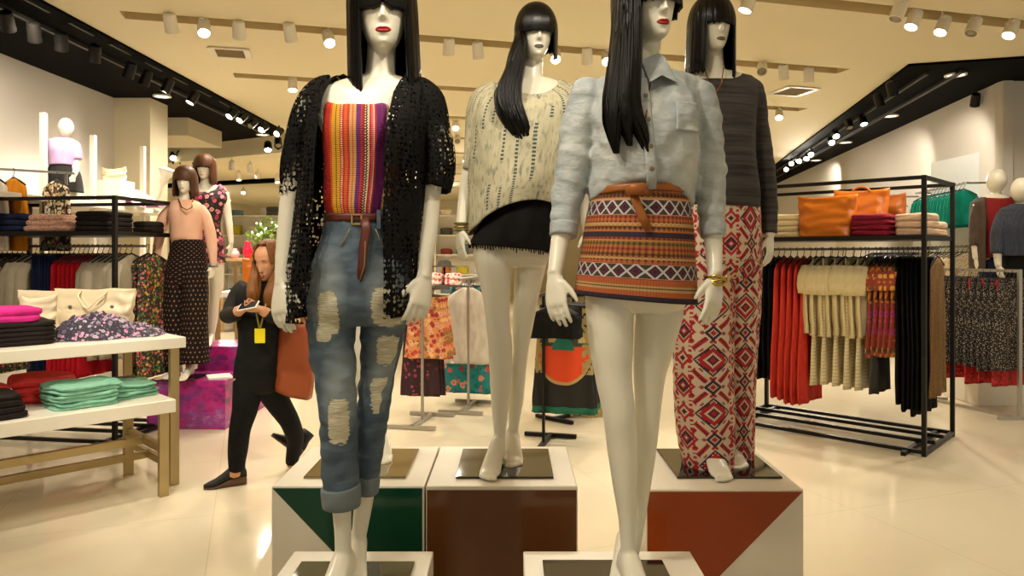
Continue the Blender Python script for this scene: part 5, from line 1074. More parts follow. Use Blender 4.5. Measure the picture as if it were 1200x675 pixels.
# left rack
N_L = Vector((-3.17, 5.79, 0)); U_L = Vector((-.988, .155, 0)).normalized(); V_L = Vector((0.06, 1, 0)).normalized(); V_L = (V_L - U_L * V_L.dot(U_L)).normalized()
rack('garment_rack', 'black metal clothes rack on the left behind the nested tables', N_L, U_L, 1.45, V_L, .74, 2.0, 1.70, 1.60, BLACKM, None)
rzL = math.atan2(U_L.y, U_L.x); bL = N_L + V_L * .37 + ZV * 1.60
GRB = m_cloth('grey_beige_cloth', (176, 166, 144), (150, 140, 118)); NAVY = m_cloth('navy_cloth', (24, 36, 70), (14, 22, 48)); CRIM = m_cloth('scarlet_cloth', (196, 18, 34), (150, 10, 26))
FL2 = m_floral('dark_multi_floral', (40, 40, 30), [(196, 60, 60), (210, 170, 70), (90, 130, 60), (210, 120, 140), (80, 90, 60)], 36, .45, (150, 140, 60))
g = 'clothes on the left black rack'
f1 = hung('hanging_dress', 'dress', 'dark floral dress at the right end of the left black rack', g + ', floral right', FL2, 1.05, .2, .022, 1.15, 'top', 21)
f2 = hung('hanging_shirt', 'shirt', 'grey beige shirt hanging behind the right front post of the left rack', g + ', grey right', GRB, .86, .21, .03, 1.15, 'top', 22, sleeve=.45)
f3 = hung('hanging_dress', 'dress', 'scarlet red dress in the middle of the left black rack', g + ', scarlet', CRIM, 1.02, .19, .022, 1.2, 'top', 23)
f4 = hung('hanging_trousers', 'trousers', 'navy trousers hanging left of the scarlet dresses', g + ', navy', NAVY, 1.0, .18, .018, 1.05, 'clip', 24)
f5 = hung('hanging_shirt', 'shirt', 'grey beige shirt hanging left of the navy trousers', g + ', grey left', GRB, .86, .21, .03, 1.15, 'top', 25, sleeve=.45)
f6 = hung('hanging_dress', 'dress', 'dark floral dress at the left frame edge on the left rack', g + ', floral left', FL2, 1.0, .2, .022, 1.15, 'top', 26)
bundle(bL, U_L, rzL, [(.03, .09, 2, f1, tuple(V_L * .16)), (.13, .40, 6, f2, (0, 0, 0)), (.45, .72, 7, f3, (0, 0, 0)), (.77, .92, 5, f4, (0, 0, 0)), (.98, 1.12, 3, f5, (0, 0, 0)), (1.18, 1.38, 5, f6, (0, 0, 0))])
def shl(s_, q, z=1.718): return N_L + U_L * s_ + V_L * q + ZV * z
for i in range(3): fold_thing('folded_jeans', 'navy folded jeans at the left end of the left rack shelf', 'folded clothes', shl(1.18, .26, 1.718 + .05 * i), .38, .36, .054, NAVY, rzL, 1, i + 80, 'navy pile on the left rack shelf')
for i in range(3): fold_thing('folded_tee', 'pink patterned folded top in the middle of the left rack shelf', 'folded clothes', shl(.70, .24, 1.718 + .045 * i), .46 - .06 * i, .36, .05, m_dotted('pink_pattern', (206, 160, 136), (120, 50, 44), 70, .3, .8), rzL, 1, i + 84, 'pink patterned pile on the left rack shelf')
for i in range(4): fold_thing('folded_tee', 'black folded top right of the pink pile on the left rack', 'folded clothes', shl(.28, .24, 1.718 + .04 * i), .32, .36, .044, BLKF, rzL, 1, i + 88, 'black pile on the left rack shelf')
for i in range(2): fold_thing('folded_tee', 'dark folded top at the right side end of the left rack', 'folded clothes', shl(.09, .54, 1.718 + .045 * i), .15, .26, .05, BLKF, rzL, 1, i + 92, 'dark pile at the right end of the left rack')
# wall shelf with its display on the left
b = MB(); b.box((-4.55, 7.2, 2.025), (.76, 3.3, .05)); tag(obj('wall_shelf', b, WHITE, smooth=False, bevel=.004), 'long white wall shelf above the left black rack', 'shelf')
for y, xx, t in ((6.72, -4.34, 'white shelf upright left of the lilac top mannequin'), (7.55, -4.36, 'white shelf upright right of the lilac top mannequin'), (8.35, -4.25, 'white shelf upright beside the beige column')):
    b = MB(); b.box((xx, y, 1.42), (.05, .05, 2.84) if y < 7 else (.05, .05, 2.7)); tag(obj('shelf_upright', b, WHITE, smooth=False, bevel=.003), t, 'post', 'white shelf uprights')
zz = 2.051
b = MB(); b.box((-4.36, 7.95, zz + .14), (.30, .3, .28)); r = tag(obj('display_box', b, WHITE, smooth=False, bevel=.004), 'white square box on the wall shelf under the cream purse', 'box')
r = bag('clutch_purse', 'small cream purse standing on the white display box', (-4.36, 7.95, zz + .281), .26, .13, .07, CREAM, 0, None, False, .95, studs=False)
for i, (x, y, w, h, t) in enumerate(((-4.08, 7.9, .22, .24, 'white wedge stand with purple side, beside the white box'), (-3.98, 8.15, .30, .2, 'lower white wedge stand with purple end, nearer the column'))):
    r = thing('wedge_stand', t, 'display stand', (x - .08, y, zz), 'wedge stands on the wall shelf'); b = MB(); b.prism([(-w / 2, -.1, 0), (w / 2, -.1, 0), (-w / 2, -.1, h)], (0, .2, 0)); part('wedge', b, WHITE, r, local=True, smooth=False)
    b = MB(); b.prism([(w * .0, -.1025, .002), (w / 2, -.1025, .002), (w / 2 - .002, -.1025, h * .02), (w * .05, -.1025, h * .43)], (0, .205, 0)); part('side_panel', b, plain('plum_lacquer', (110, 50, 84), .3), r, local=True, smooth=False)
r = thing('bust_stand', 'small white neck bust leaning on the wall shelf by the column', 'bust', (-4.2, 8.5, zz)); b = MB(); b.lathe((0, 0, 0), [(.07, 0), (.06, .02), (.02, .04), (.02, .30), (.05, .34), (.045, .40), (.09, .47), (.12, .50), (.06, .52)], 16, (Vector((.94, 0, -.34)), YV, Vector((.34, 0, .94)))); part('bust', b, WHITE, r, local=True)
g = 'clothes hung under the wall shelf'
r = thing('wall_rail', 'wall rail at upper left holding mustard and floral tops', 'wall rail', (-4.4, 6.2, 2.26)); b = MB(); b.bar((-4.6, 6.05, 2.26), (-3.95, 6.55, 2.26), .02); part('rail', b, GREYM, r, smooth=False); b = MB(); b.bar((-4.55, 6.09, 2.26), (-4.945, 6.25, 2.26), .02); part('bracket', b, GREYM, r, smooth=False); b = MB(); b.bar((-4.0, 6.51, 2.26), (-4.0, 6.51, 2.105), .02); part('bracket', b, GREYM, r, smooth=False)
for x, y, m, t, s_ in ((-4.53, 6.10, m_cloth('mustard_cloth', (216, 140, 30), (186, 112, 20)), 'mustard jacket hanging at the upper left frame edge', .1), (-4.42, 6.19, bpy.data.materials['white_cloth'], 'white shirt hanging at upper left between mustard jackets', .1), (-4.31, 6.27, bpy.data.materials['mustard_cloth'], 'mustard jacket hanging right of the white shirt at upper left', .1), (-4.06, 6.46, m_floral('black_cream_floral', (40, 34, 28), [(214, 200, 160), (190, 170, 120), (150, 90, 70), (226, 214, 180)], 26, .5, (90, 90, 56)), 'black and cream floral top hanging at upper left', .1)):
    o = hung('hanging_jacket' if 'jacket' in t else 'hanging_blouse', 'jacket' if 'jacket' in t else 'top', t, g, m, .62, .20, .03, 1.1, 'top', 30); o.location = (x, y, 2.258); o.rotation_euler[2] = math.radians(62)
# ================================================================ mannequins F and G on the violet cubes
def bob(hd, seed, length=.62, n=110, **k):
    h = MB(); hd.wig(h, lambda p: .0 + .03 * abs(p) if abs(p) < .85 else length, seed=seed, n=n, m=26, flare=.10, tuck=.14, rw=.44, rb=.52, ridge=.03, **k); return h
def mannequin_peach():
    f = Fig(6.5); zb = .432; root = thing('dressed_mannequin', 'brown-bobbed mannequin in peach jumper and dark dotted wide trousers', 'mannequin', (f.p(220, 300).x, 6.5, zb), 'brown-wigged mannequins at left')
    hd = Head(f.p(217, 211), 30 * f.m, 4, 4, 0); b = MB(); hd.skull(b)
    f.limb(b, [(216, 216, .03, 5.5, 1.1), (216, 228, .02, 5.5, 1.1), (215, 242, .01, 9, .9)], 12)
    f.loft(b, [K(208, 225, 236, .04, .05, .02), K(203, 231, 241, .06, .06, .02), K(202, 233, 252, .09, .085), K(203, 233, 268, .09, .085), K(202, 232, 282, .085, .085), K(200, 236, 300, .1, .12), K(200, 238, 320, .1, .12), K(206, 232, 335, .05, .06)], 30)
    f.limb(b, [(210, 320, 0, 9, 1.2), (208, 370, 0, 7, 1.2), (206, 420, .02, 4, 1.2), (206, 432, .02, 4, 1.2)], 20); f.limb(b, [(229, 320, 0, 9, 1.2), (230, 370, 0, 7, 1.2), (228, 415, -.02, 4.5, 1.2), (227, 432, -.02, 4, 1.2)], 20)
    a = f.p(226, 300); foot(b, (a.x, f.d - .06, zb), 0, 1.0); a = f.p(206, 300); foot(b, (a.x, f.d + .04, zb), -10, 1.)
    for s_, ks in ((1, [(199, 246, .02, 4.5, 1), (191, 262, .02, 4.2, 1), (186, 285, .0, 3.6, 1), (183.8, 312, -.02, 3, 1.1)]), (-1, [(235, 246, .02, 4.5, 1), (243, 262, .02, 4.2, 1), (248, 285, .0, 3.6, 1), (250, 311, -.02, 3, 1.1)])):
        f.limb(b, ks, 18); e = ks[-1]; hand(b, f.p(e[0], e[1], -.02), (.05 * s_, -.2, -1), (.4 * s_, -.9, 0), (.9 * s_, .4, 0), .8, .35)
    part('body', fuse(b, 'body', root.location, .0075, 4, hmask(hd, ())), SKIN, root); l = MB(); hd.lips(l); part('lips', l, LIP_PALE, root)['label'] = 'pale painted lips'
    part('wig', bob(hd, 11), HAIR_BROWN, root, solid=.01)
    s = MB(); dz = lambda u, v, q: .012 * nz(q.x * 9, q.y * 9, q.z * 5)
    f.loft(s, [K(207, 226, 234, .06, .07, .02), K(199, 234, 238, .08, .09, .015), K(198, 237, 248, .115, .105), K(200, 236, 266, .12, .11), K(200, 236, 279, .12, .115, zf=.02), K(202, 235, 286, .11, .11, zf=.04)], 28, 60, dz)
    for ks in ([(200, 243, .02, 5.5, 1.2), (193, 254, .02, 6.3, 1.2), (187.5, 277, .01, 5.6, 1.2), (184, 298, -.0, 5.0, 1.2), (183.5, 312, -.01, 4.2, 1.2)], [(234, 243, .02, 5.5, 1.2), (241, 254, .02, 6.3, 1.2), (246.5, 277, .01, 5.6, 1.2), (249.5, 298, .0, 5.0, 1.2), (250, 311, -.01, 4.2, 1.2)]): f.limb(s, ks, 26, 28, disp=dz)
    part('jumper', fuse(s, 'jumper', root.location, .009, 3), m_cloth('peach_knit', (244, 198, 172), (230, 176, 148), 12, .3), root)
    n = MB(); n.tube([f.p(x, y, dy) for x, y, dy in ((209, 233, -.06), (213, 243, -.13), (219, 246, -.14), (225, 243, -.13), (226, 233, -.06))], .006, 6); part('necklace', n, plain('gold_bangle', (190, 156, 76)), root)
    k = MB(); dj = lambda u, v, q: .02 * nz(u * 8, v * 2, 3) * min(1, v * 3)
    f.limb(k, [(212, 305, 0, 11, 1.3), (208, 340, 0, 14, 1.2), (206, 380, 0, 14.5, 1.2), (206, 426, .0, 14, 1.2)], 34, 44, (True, False), dj)
    f.limb(k, [(228, 305, -.02, 11, 1.3), (229, 340, -.03, 13.5, 1.2), (229, 380, -.05, 14, 1.2), (228, 425, -.06, 14.5, 1.2)], 34, 44, (True, False), dj)
    f.loft(k, [K(204, 237, 281, .10, .10), K(200, 240, 296, .115, .13), K(195, 242, 320, .13, .15), K(194, 242, 335, .12, .14)], 20, 60, None)
    part('trousers', k, m_uvdots('dark_dotted_crepe', (28, 19, 16), (136, 104, 84), 19, 22, .2), root, solid=.006)
    for x in (184.5, 250):
        q = MB(); c = f.p(x, 312, -.02); q.tube([c + Vector((.034 * math.cos(i * PI / 8), .036 * math.sin(i * PI / 8), 0)) for i in range(17)], .008, 6, cap=False, ref=ZV); part('bracelet', q, GREYM, root)
    plate(f, root, 214, 6.47, .36, .34, zb + .008, bpy.data.materials['black_mirror_plate'])
def mannequin_floral():
    f = Fig(7.05); zb = .65; root = thing('dressed_mannequin', 'brown-bobbed mannequin in dark pink floral dress behind the peach jumper one', 'mannequin', (f.p(246, 300).x, 7.05, zb), 'brown-wigged mannequins at left')
    hd = Head(f.p(240, 196), 28 * f.m, 4, 3, 0); b = MB(); hd.skull(b)
    f.limb(b, [(240, 200, .03, 5, 1.1), (240, 211, .02, 5, 1.1), (241, 222, .01, 8, .9)], 12)
    f.loft(b, [K(232, 252, 216, .04, .05, .02), K(222, 262, 221, .06, .06, .02), K(222, 262, 232, .09, .09), K(226, 258, 248, .10, .09), K(230, 255, 262, .085, .085), K(228, 260, 290, .1, .12), K(230, 260, 312, .05, .06)], 30)
    f.limb(b, [(237, 300, 0, 8, 1.2), (237, 350, 0, 5.5, 1.2), (238, 395, .05, 3.2, 1.2), (238, 402, .05, 3.6, 1.2)], 20); f.limb(b, [(254, 300, 0, 8.5, 1.2), (254, 330, 0, 7.5, 1.2), (251, 355, 0, 5.5, 1.2), (250, 372, .02, 5.2, 1.3), (248, 396, 0, 3.4, 1.2), (248, 401, 0, 3.8, 1.2)], 24)
    a = f.p(249, 300); foot(b, (a.x, f.d - .04, zb), 8, .95); a = f.p(238, 300); foot(b, (a.x, f.d + .06, zb), -8, .95)
    for s_, ks in ((1, [(223, 226, .02, 6.5, 1), (220, 250, .02, 5, 1), (219, 275, .0, 3.8, 1), (220, 290, -.02, 3, 1.1)]), (-1, [(262, 226, .02, 6.5, 1), (266, 248, .02, 5, 1), (269, 268, .0, 4, 1), (271, 286, -.02, 3, 1.1)])):
        f.limb(b, ks, 18); e = ks[-1]; hand(b, f.p(e[0], e[1], -.02), (.03 * s_, -.2, -1), (.4 * s_, -.9, 0), (.9 * s_, .4, 0), .8, .35)
    part('body', fuse(b, 'body', root.location, .0075, 4, hmask(hd, ())), SKIN, root); l = MB(); hd.lips(l); part('lips', l, LIP_PALE, root)['label'] = 'pale painted lips'
    part('wig', bob(hd, 12, .72), HAIR_BROWN, root, solid=.01)
    k = MB(); f.loft(k, [K(228, 258, 216, .06, .08, .02, zf=-.10), K(220, 264, 220, .10, .10, .02, zf=-.05), K(217, 267, 232, .12, .12), K(224, 260, 250, .125, .11), K(228, 257, 264, .11, .1), K(226, 261, 285, .13, .13), K(225, 263, 308, .14, .15)], 36, 60, lambda u, v, q: .012 * nz(u * 9, v * 2, 2), (False, False))
    part('dress', k, m_floral('black_pink_floral', (30, 20, 22), [(226, 100, 130), (190, 60, 90), (230, 160, 160), (60, 40, 40), (140, 70, 80)], 24, .5, (56, 62, 44)), root, solid=.006)
mannequin_peach(); mannequin_floral()
# violet printed cubes
GAL = Mat('violet_cloud_print', .25); _x, _y, _z = GAL.oc(); _n = GAL.noise(GAL.vec(_x * 3, _y * 3, _z * 5), 1, 5, .65); _m = GAL.noise(GAL.vec(_x * 5 + 4, _y * 5, _z * 7), 1, 5, .65)
GAL.col(GAL.mix(((_m - .48) * 7).clamp() * .85, GAL.ramp(_n, [(.25, srgb(66, 20, 66)), (.4, srgb(120, 36, 104)), (.5, srgb(190, 36, 124)), (.57, srgb(140, 66, 140)), (.7, srgb(216, 130, 170))], False), srgb(108, 60, 124))); GAL = GAL.mat
def cube(label, c, w, dep, h, rz=0):
    r = thing('print_cube', label, 'plinth', c, 'violet printed plinths', rz); b = MB(); b.box((0, 0, h / 2), (w, dep, h)); part('plinth_body', b, GAL, r, local=True, smooth=False, bevel=.004); return r
cube('low violet cloud-print plinth under the peach jumper mannequin', (-2.84, 6.60, 0), .70, .52, .43, -.04)
cube('taller violet cloud-print plinth under the floral dress mannequin', (-2.80, 7.20, 0), .64, .54, .65, .0)
b = MB(); b.box((-2.62, 6.49, .4375), (.20, .22, .015), .5); tag(obj('price_board', b, WHITE, smooth=False), 'blank white board lying on the low violet plinth', 'board')
# ================================================================ the passer-by
def person():
    f = Fig(4.86); root = thing('person', 'woman in black walking, looking down at a phone in her hands', 'person', (f.p(295, 300).x, 4.86, 0))
    HS = Mat('human_skin', .5); HS.col(srgb(206, 150, 112)); HS.b.inputs['Subsurface Weight'].default_value = .08; HS = HS.mat
    hd = Head(f.p(315.5, 304.5), 43 * f.m, -24, 20, 4); b = MB(); hd.skull(b)
    for s_ in (-1, 1): b.ell(hd.w((.315 * s_, .02, -.04)), .03 * hd.h, .05 * hd.h, .09 * hd.h)
    f.limb(b, [(313, 312, .03, 9.5, 1.1), (312, 328, .05, 9, 1.1), (309, 342, .05, 12, 1)], 12)
    f.loft(b, [K(292, 324, 332, .06, .07, .04), K(281, 331, 340, .09, .09, .04), K(279, 330, 358, .12, .10, .02), K(284, 325, 380, .12, .09), K(286, 321, 398, .10, .09), K(281, 322, 425, .12, .12), K(279, 321, 448, .11, .13), K(290, 312, 466, .06, .08)], 34)
    f.limb(b, [(291, 445, -.02, 17, 1.1), (287, 480, -.10, 13, 1.1), (281, 505, -.12, 10.5, 1.15), (279, 525, -.09, 10, 1.2), (277, 545, -.06, 7, 1.2), (275, 556, -.05, 7.5, 1.3)], 36)
    f.limb(b, [(312, 445, .03, 16, 1.1), (326, 472, .10, 13, 1.1), (341, 497, .16, 10, 1.15), (346, 515, .24, 9, 1.2), (343, 537, .31, 6.2, 1.2), (342, 545, .33, 6.5, 1.2)], 36)
    f.limb(b, [(285, 342, .05, 11, 1), (276, 356, .02, 9.5, 1), (270, 368, -.06, 8, 1), (275, 367, -.14, 7, 1), (284, 362, -.20, 5, 1)], 26)
    f.limb(b, [(326, 344, .05, 11, 1), (331, 360, .02, 9.5, 1), (330, 372, -.05, 8, 1), (318, 369, -.14, 7, 1), (305, 363, -.20, 5, 1)], 26)
    hand(b, f.p(283, 362, -.20), (.9, -.35, .25), (.2, .5, 1), (.2, -1, .3), .82, .9); hand(b, f.p(305, 362, -.205), (-.9, -.35, .15), (-.2, .5, 1), (-.2, -1, .3), .82, .9)
    # shoes' feet inside
    part('body', fuse(b, 'body', root.location, .006, 5, hmask(hd, (f.p(293, 360, -.22),))), HS, root)
    l = MB(); hd.lips(l); part('lips', l, plain('natural_lip', (168, 84, 72), .4), root)
    e = MB()
    for s_ in (-1, 1): e.ell(hd.w((.125 * s_, -.352, .115)), .075 * hd.h, .02 * hd.h, .014 * hd.h)
    part('eyebrow', e, HAIR_HUMAN, root)
    h = MB(); hd.wig(h, lambda p: -.40 if abs(p) < .80 else (.0 if abs(p) < 1.1 else (.30 if abs(p) < 1.6 else .55)), seed=21, n=120, m=28, rw=.39, rb=.50, jag=.05)
    st = lambda u, v, q: .012 * nz(u * 16, v * 2, 5) + .006 * nz(u * 50, v * 3, 2)
    f.loft(h, [K(298, 303, 302, .01, .05, .03), K(296, 303, 314, .03, .06, .02), K(294, 304, 328, .05, .06, -.06), K(291, 304, 343, .04, .05, -.12), K(293, 300, 356, .01, .02, -.13)], 36, 50, st); f.loft(h, [K(324, 332, 298, .03, .08, .02), K(322, 332, 315, .05, .07, -.0), K(316, 329, 332, .05, .06, -.08), K(311, 324, 346, .04, .05, -.12), K(312, 319, 360, .01, .02, -.13)], 36, 50, st)
    part('hair', h, HAIR_HUMAN, root, solid=.008)
    JK = m_cloth('dark_grey_jersey', (44, 41, 36), (28, 26, 23), 14, .4); s = MB(); dz = lambda u, v, q: .010 * nz(q.x * 14, q.y * 12, q.z * 16)
    f.loft(s, [K(300, 324, 330, .07, .08, .05), K(284, 331, 336, .10, .11, .04), K(277, 334, 350, .135, .13, .03), K(279, 331, 370, .14, .12), K(281, 327, 395, .13, .11), K(277, 327, 425, .14, .15), K(275, 325, 448, .145, .16), K(276, 323, 459, .135, .15)], 36, 60, dz)
    part('dress', fuse(s, 'dress', root.location, .008, 3), m_cloth('black_dress_cloth', (22, 20, 19), (10, 9, 9), 16, .4), root)
    s = MB(); f.limb(s, [(291, 336, .05, 12, 1.1), (284, 344, .05, 13.5, 1.1), (275, 357, .02, 11.5, 1.1), (269, 369, -.06, 9.6, 1.1), (274, 368, -.13, 8.4, 1.1), (279, 365, -.17, 7, 1.1)], 30, 30, disp=dz); f.limb(s, [(320, 336, .05, 12, 1.1), (327, 345, .05, 13, 1.1), (332, 360, .02, 11.5, 1.1), (331, 373, -.05, 9.6, 1.1), (319, 370, -.13, 8.4, 1.1), (310, 366, -.17, 6.8, 1.1)], 30, 30, disp=dz)
    f.loft(s, [K(296, 326, 331, .03, .10, .06), K(284, 332, 338, .05, .125, .05), K(279, 334, 352, .06, .15, .04), K(280, 332, 375, .06, .14, .03), K(282, 328, 398, .05, .13, .02)], 22, 50, dz)
    part('cardigan', fuse(s, 'cardigan', root.location, .008, 3), JK, root)
    s = MB(); f.limb(s, [(292, 448, -.02, 18, 1.12), (287, 480, -.10, 14.2, 1.12), (281, 505, -.12, 11.7, 1.17), (279, 525, -.09, 11, 1.2), (277, 550, -.06, 8.5, 1.2)], 34, 30); f.limb(s, [(312, 448, .03, 17, 1.12), (326, 472, .10, 14.2, 1.12), (341, 497, .16, 11.2, 1.17), (346, 515, .24, 10.2, 1.2), (342, 541, .33, 7.6, 1.2)], 34, 30)
    part('leggings', fuse(s, 'leggings', root.location, .008, 3), BLACK_CLOTH, root)
    SH = plain('black_suede', (26, 23, 21), .7)
    for (px, py, dy, yaw, pit, lb) in ((275, 569, -.05, -62, 0, 'front'), (341, 556, .30, -50, 42, 'rear')):
        A = f.p(px, py, dy); A.z = .0 if lb == 'front' else .13
        R = rot(yaw) @ Matrix.Rotation(math.radians(-pit), 3, 'X'); w = MB(); w2 = MB(); rows = []; rows2 = []
        for fr, hw, top, bot in ((-.075, .018, .085, .045), (-.06, .032, .125, .052), (-.02, .038, .150, .055), (.03, .038, .120, .048), (.08, .040, .080, .028), (.12, .042, .055, .014), (.16, .036, .040, .010), (.19, .018, .028, .010)):
            rows.append([A + R @ Vector((hw * sgp(math.cos(2 * PI * i / 18), .8), -fr, (top + bot) / 2 + (top - bot) / 2 * sgp(math.sin(2 * PI * i / 18), .7))) for i in range(18)])
            rows2.append([A + R @ Vector((hw * 1.03 * sgp(math.cos(2 * PI * i / 18), .6), -fr, bot / 2 + .002 + (bot / 2 + .002) * sgp(math.sin(2 * PI * i / 18), .4))) for i in range(18)])
        w.grid(rows, True, cap0=True, cap1=True); w2.grid(rows2, True, cap0=True, cap1=True); w.tube([A + R @ Vector((0, .02, .10)), A + R @ Vector((0, .022, .175))], [.046, .048], 16)
        o = part('shoe', w, SH, root); part('wedge_sole', w2, plain('brown_sole', (86, 60, 36), .6), o)
    ld = MB(); ld.tube([f.p(*q) for q in ((302, 334, -.06), (299, 350, -.14), (301, 370, -.16), (304, 386, -.155))], .006, 6); ld.tube([f.p(*q) for q in ((318, 336, -.06), (313, 352, -.14), (308, 372, -.16), (304.5, 386, -.155))], .006, 6); la = part('lanyard', ld, plain('olive_ribbon', (150, 140, 70), .7), root)
    bd = MB(); c = f.p(304.5, 393.5, -.158); bd.box(c, (.068, .006, .095), .05); part('badge', bd, plain('bright_yellow', (238, 220, 20), .4), la, smooth=False, bevel=.003)
    # phone and bag are things of their own
    c = f.p(291, 358.5, -.275); r = thing('phone', 'small white phone held in the hands of the woman in black', 'phone', c); b = MB(); X_ = Vector((.96, -.2, .18)).normalized(); Z_ = Vector((-.05, -.55, .8)).normalized(); Y_ = Z_.cross(X_).normalized(); Z_ = X_.cross(Y_)
    b.box((0, 0, 0), (.135, .068, .009), ax=(X_, Y_, Z_)); part('case', b, WHITE, r, local=True, smooth=False, bevel=.003); b = MB(); b.box(Z_ * .005, (.12, .06, .001), ax=(X_, Y_, Z_)); part('screen', b, plain('dark_screen', (40, 40, 46), .1), r, local=True, smooth=False)
    c = f.p(344, 463, .03); r = thing('shoulder_bag', 'brown leather shopper bag at the side of the woman in black', 'bag', c); b = MB(); rows = []
    for v in np.linspace(0, 1, 16):
        hw = (20 - 1.5 * v + 2.5 * (1 - v) * min(1, v * 6)) * f.m; tt = .075 * (1 - .5 * v); row = []
        for j in range(48):
            a_ = 2 * PI * j / 48; x = hw * sgp(math.cos(a_), .35); y = tt * sgp(math.sin(a_), .5) + .012 * nz(x * 8, v * 4)
            row.append(Vector((x + .02 * v, y, .012 * abs(x / hw) + v * 84 * f.m - .035 * x / hw * (1 - v))))
        rows.append(row)
    b.grid(rows, True, cap0=True); part('bag_body', b, plain('rust_brown_leather', (140, 66, 26), .45, bump=.15, bscale=20), r, local=True, solid=.005)
    b = MB(); b.tube([Vector((-.07, -.02, .47)), Vector((-.05, -.02, .62)), f.p(329, 352, .03) - c + Vector((.01, 0, .01)), f.p(331, 337, .06) - c + Vector((.01, 0, .04)), Vector((.0, .10, .62)), Vector((.09, .03, .47))], .010, 8, flat=.5); part('strap', b, bpy.data.materials['rust_brown_leather'], r, local=True)
person()
# ================================================================ mannequin on the wall shelf, men's mannequins
def egg(label, grp, d, zb, hx, hy, hh, yaw, torso, legs, arms, tops, colr=SKIN):
    f = Fig(d); root = thing('dressed_mannequin', label, 'mannequin', (f.p(hx, 300).x, d, zb), grp); hd = Head(f.p(hx, hy), hh * f.m, yaw, 6, 0); b = MB(); hd.skull(b, True)
    f.limb(b, [(hx, hy + hh * .25, .02, hh * .17, 1.1), (hx - .5, hy + hh * .62, .03, hh * .17, 1.1), (hx - 1, hy + hh * .9, .02, hh * .3, .9)], 10); f.loft(b, torso, 30)
    for k in legs: f.limb(b, k, 24)
    for k, s_ in arms:
        f.limb(b, k, 18); e = k[-1]; hand(b, f.p(e[0], e[1], e[2]), (.05 * s_, -.25, -1), (.4 * s_, -.9, 0), (.9 * s_, .4, 0), .9, .35)
    part('body', fuse(b, 'body', root.location, .008, 4, hmask(hd, ())), colr, root)
    for nm, keys, limbs, mt in tops:
        s = MB(); f.loft(s, keys, 24, 50, lambda u, v, q: .010 * nz(q.x * 10, q.y * 10, q.z * 6)) if keys else None
        for k in limbs: f.limb(s, k, 22, 26, disp=lambda u, v, q: .006 * nz(q.x * 14, q.y * 14, q.z * 14))
        part(nm, fuse(s, nm, root.location, .009, 3), mt, root)
    return root
SKW = m_cloth('dark_grey_pleat', (44, 40, 38), (22, 20, 19), 40, .6)
egg('faceless mannequin in lilac tee and black skirt on the wall shelf', None, 6.95, 2.051, 77, 150, 24, 40,
    [K(66, 84, 163, .04, .06, .02), K(57, 88, 167, .07, .07), K(59, 88, 180, .10, .09), K(64, 84, 195, .09, .08), K(60, 88, 215, .10, .11), K(62, 86, 224, .06, .07)],
    [[(69, 215, 0, 8, 1.2), (70, 230, 0, 7.5, 1.2), (71, 234.3, 0, 7, 1.2)], [(81, 215, 0, 8, 1.2), (82, 230, 0, 7.5, 1.2), (83, 234.3, 0, 7, 1.2)]], [([(59, 172, .02, 6, 1), (57, 186, .02, 5, 1), (55, 200, .02, 4, 1), (56, 206, 0, 3.2, 1)], 1), ([(87, 172, .02, 6, 1), (89, 186, .02, 5, 1), (88, 200, -.02, 4, 1), (86, 206, -.06, 3.2, 1)], -1)],
    [('tee_shirt', [K(66, 84, 162, .06, .07, .02), K(56, 89, 166, .095, .10), K(57, 90, 178, .125, .11), K(59, 89, 194, .12, .11)], [[(61, 168, .02, 6.5, 1.1), (57.5, 178, .02, 6.5, 1.1), (56, 187, .02, 6, 1.1)], [(86, 168, .02, 6.5, 1.1), (89, 178, .02, 6.5, 1.1), (90, 187, .02, 6, 1.1)]], m_cloth('lilac_cloth', (206, 176, 214), (186, 154, 196))),
     ('skirt', [K(61, 87, 193, .10, .10), K(57, 92, 205, .13, .14), K(58, 95, 222, .15, .16, yr=226)], [], SKW)])
NAVK = m_dotted('navy_dotted_knit', (48, 54, 66), (84, 92, 104), 60, .25, .3)
b = MB(); b.box((5.35, 7.62, .285), (1.3, .62, .57)); tag(obj('platform', b, WHITE, smooth=False, bevel=.006), "white platform under the men's mannequins at right edge", 'platform')
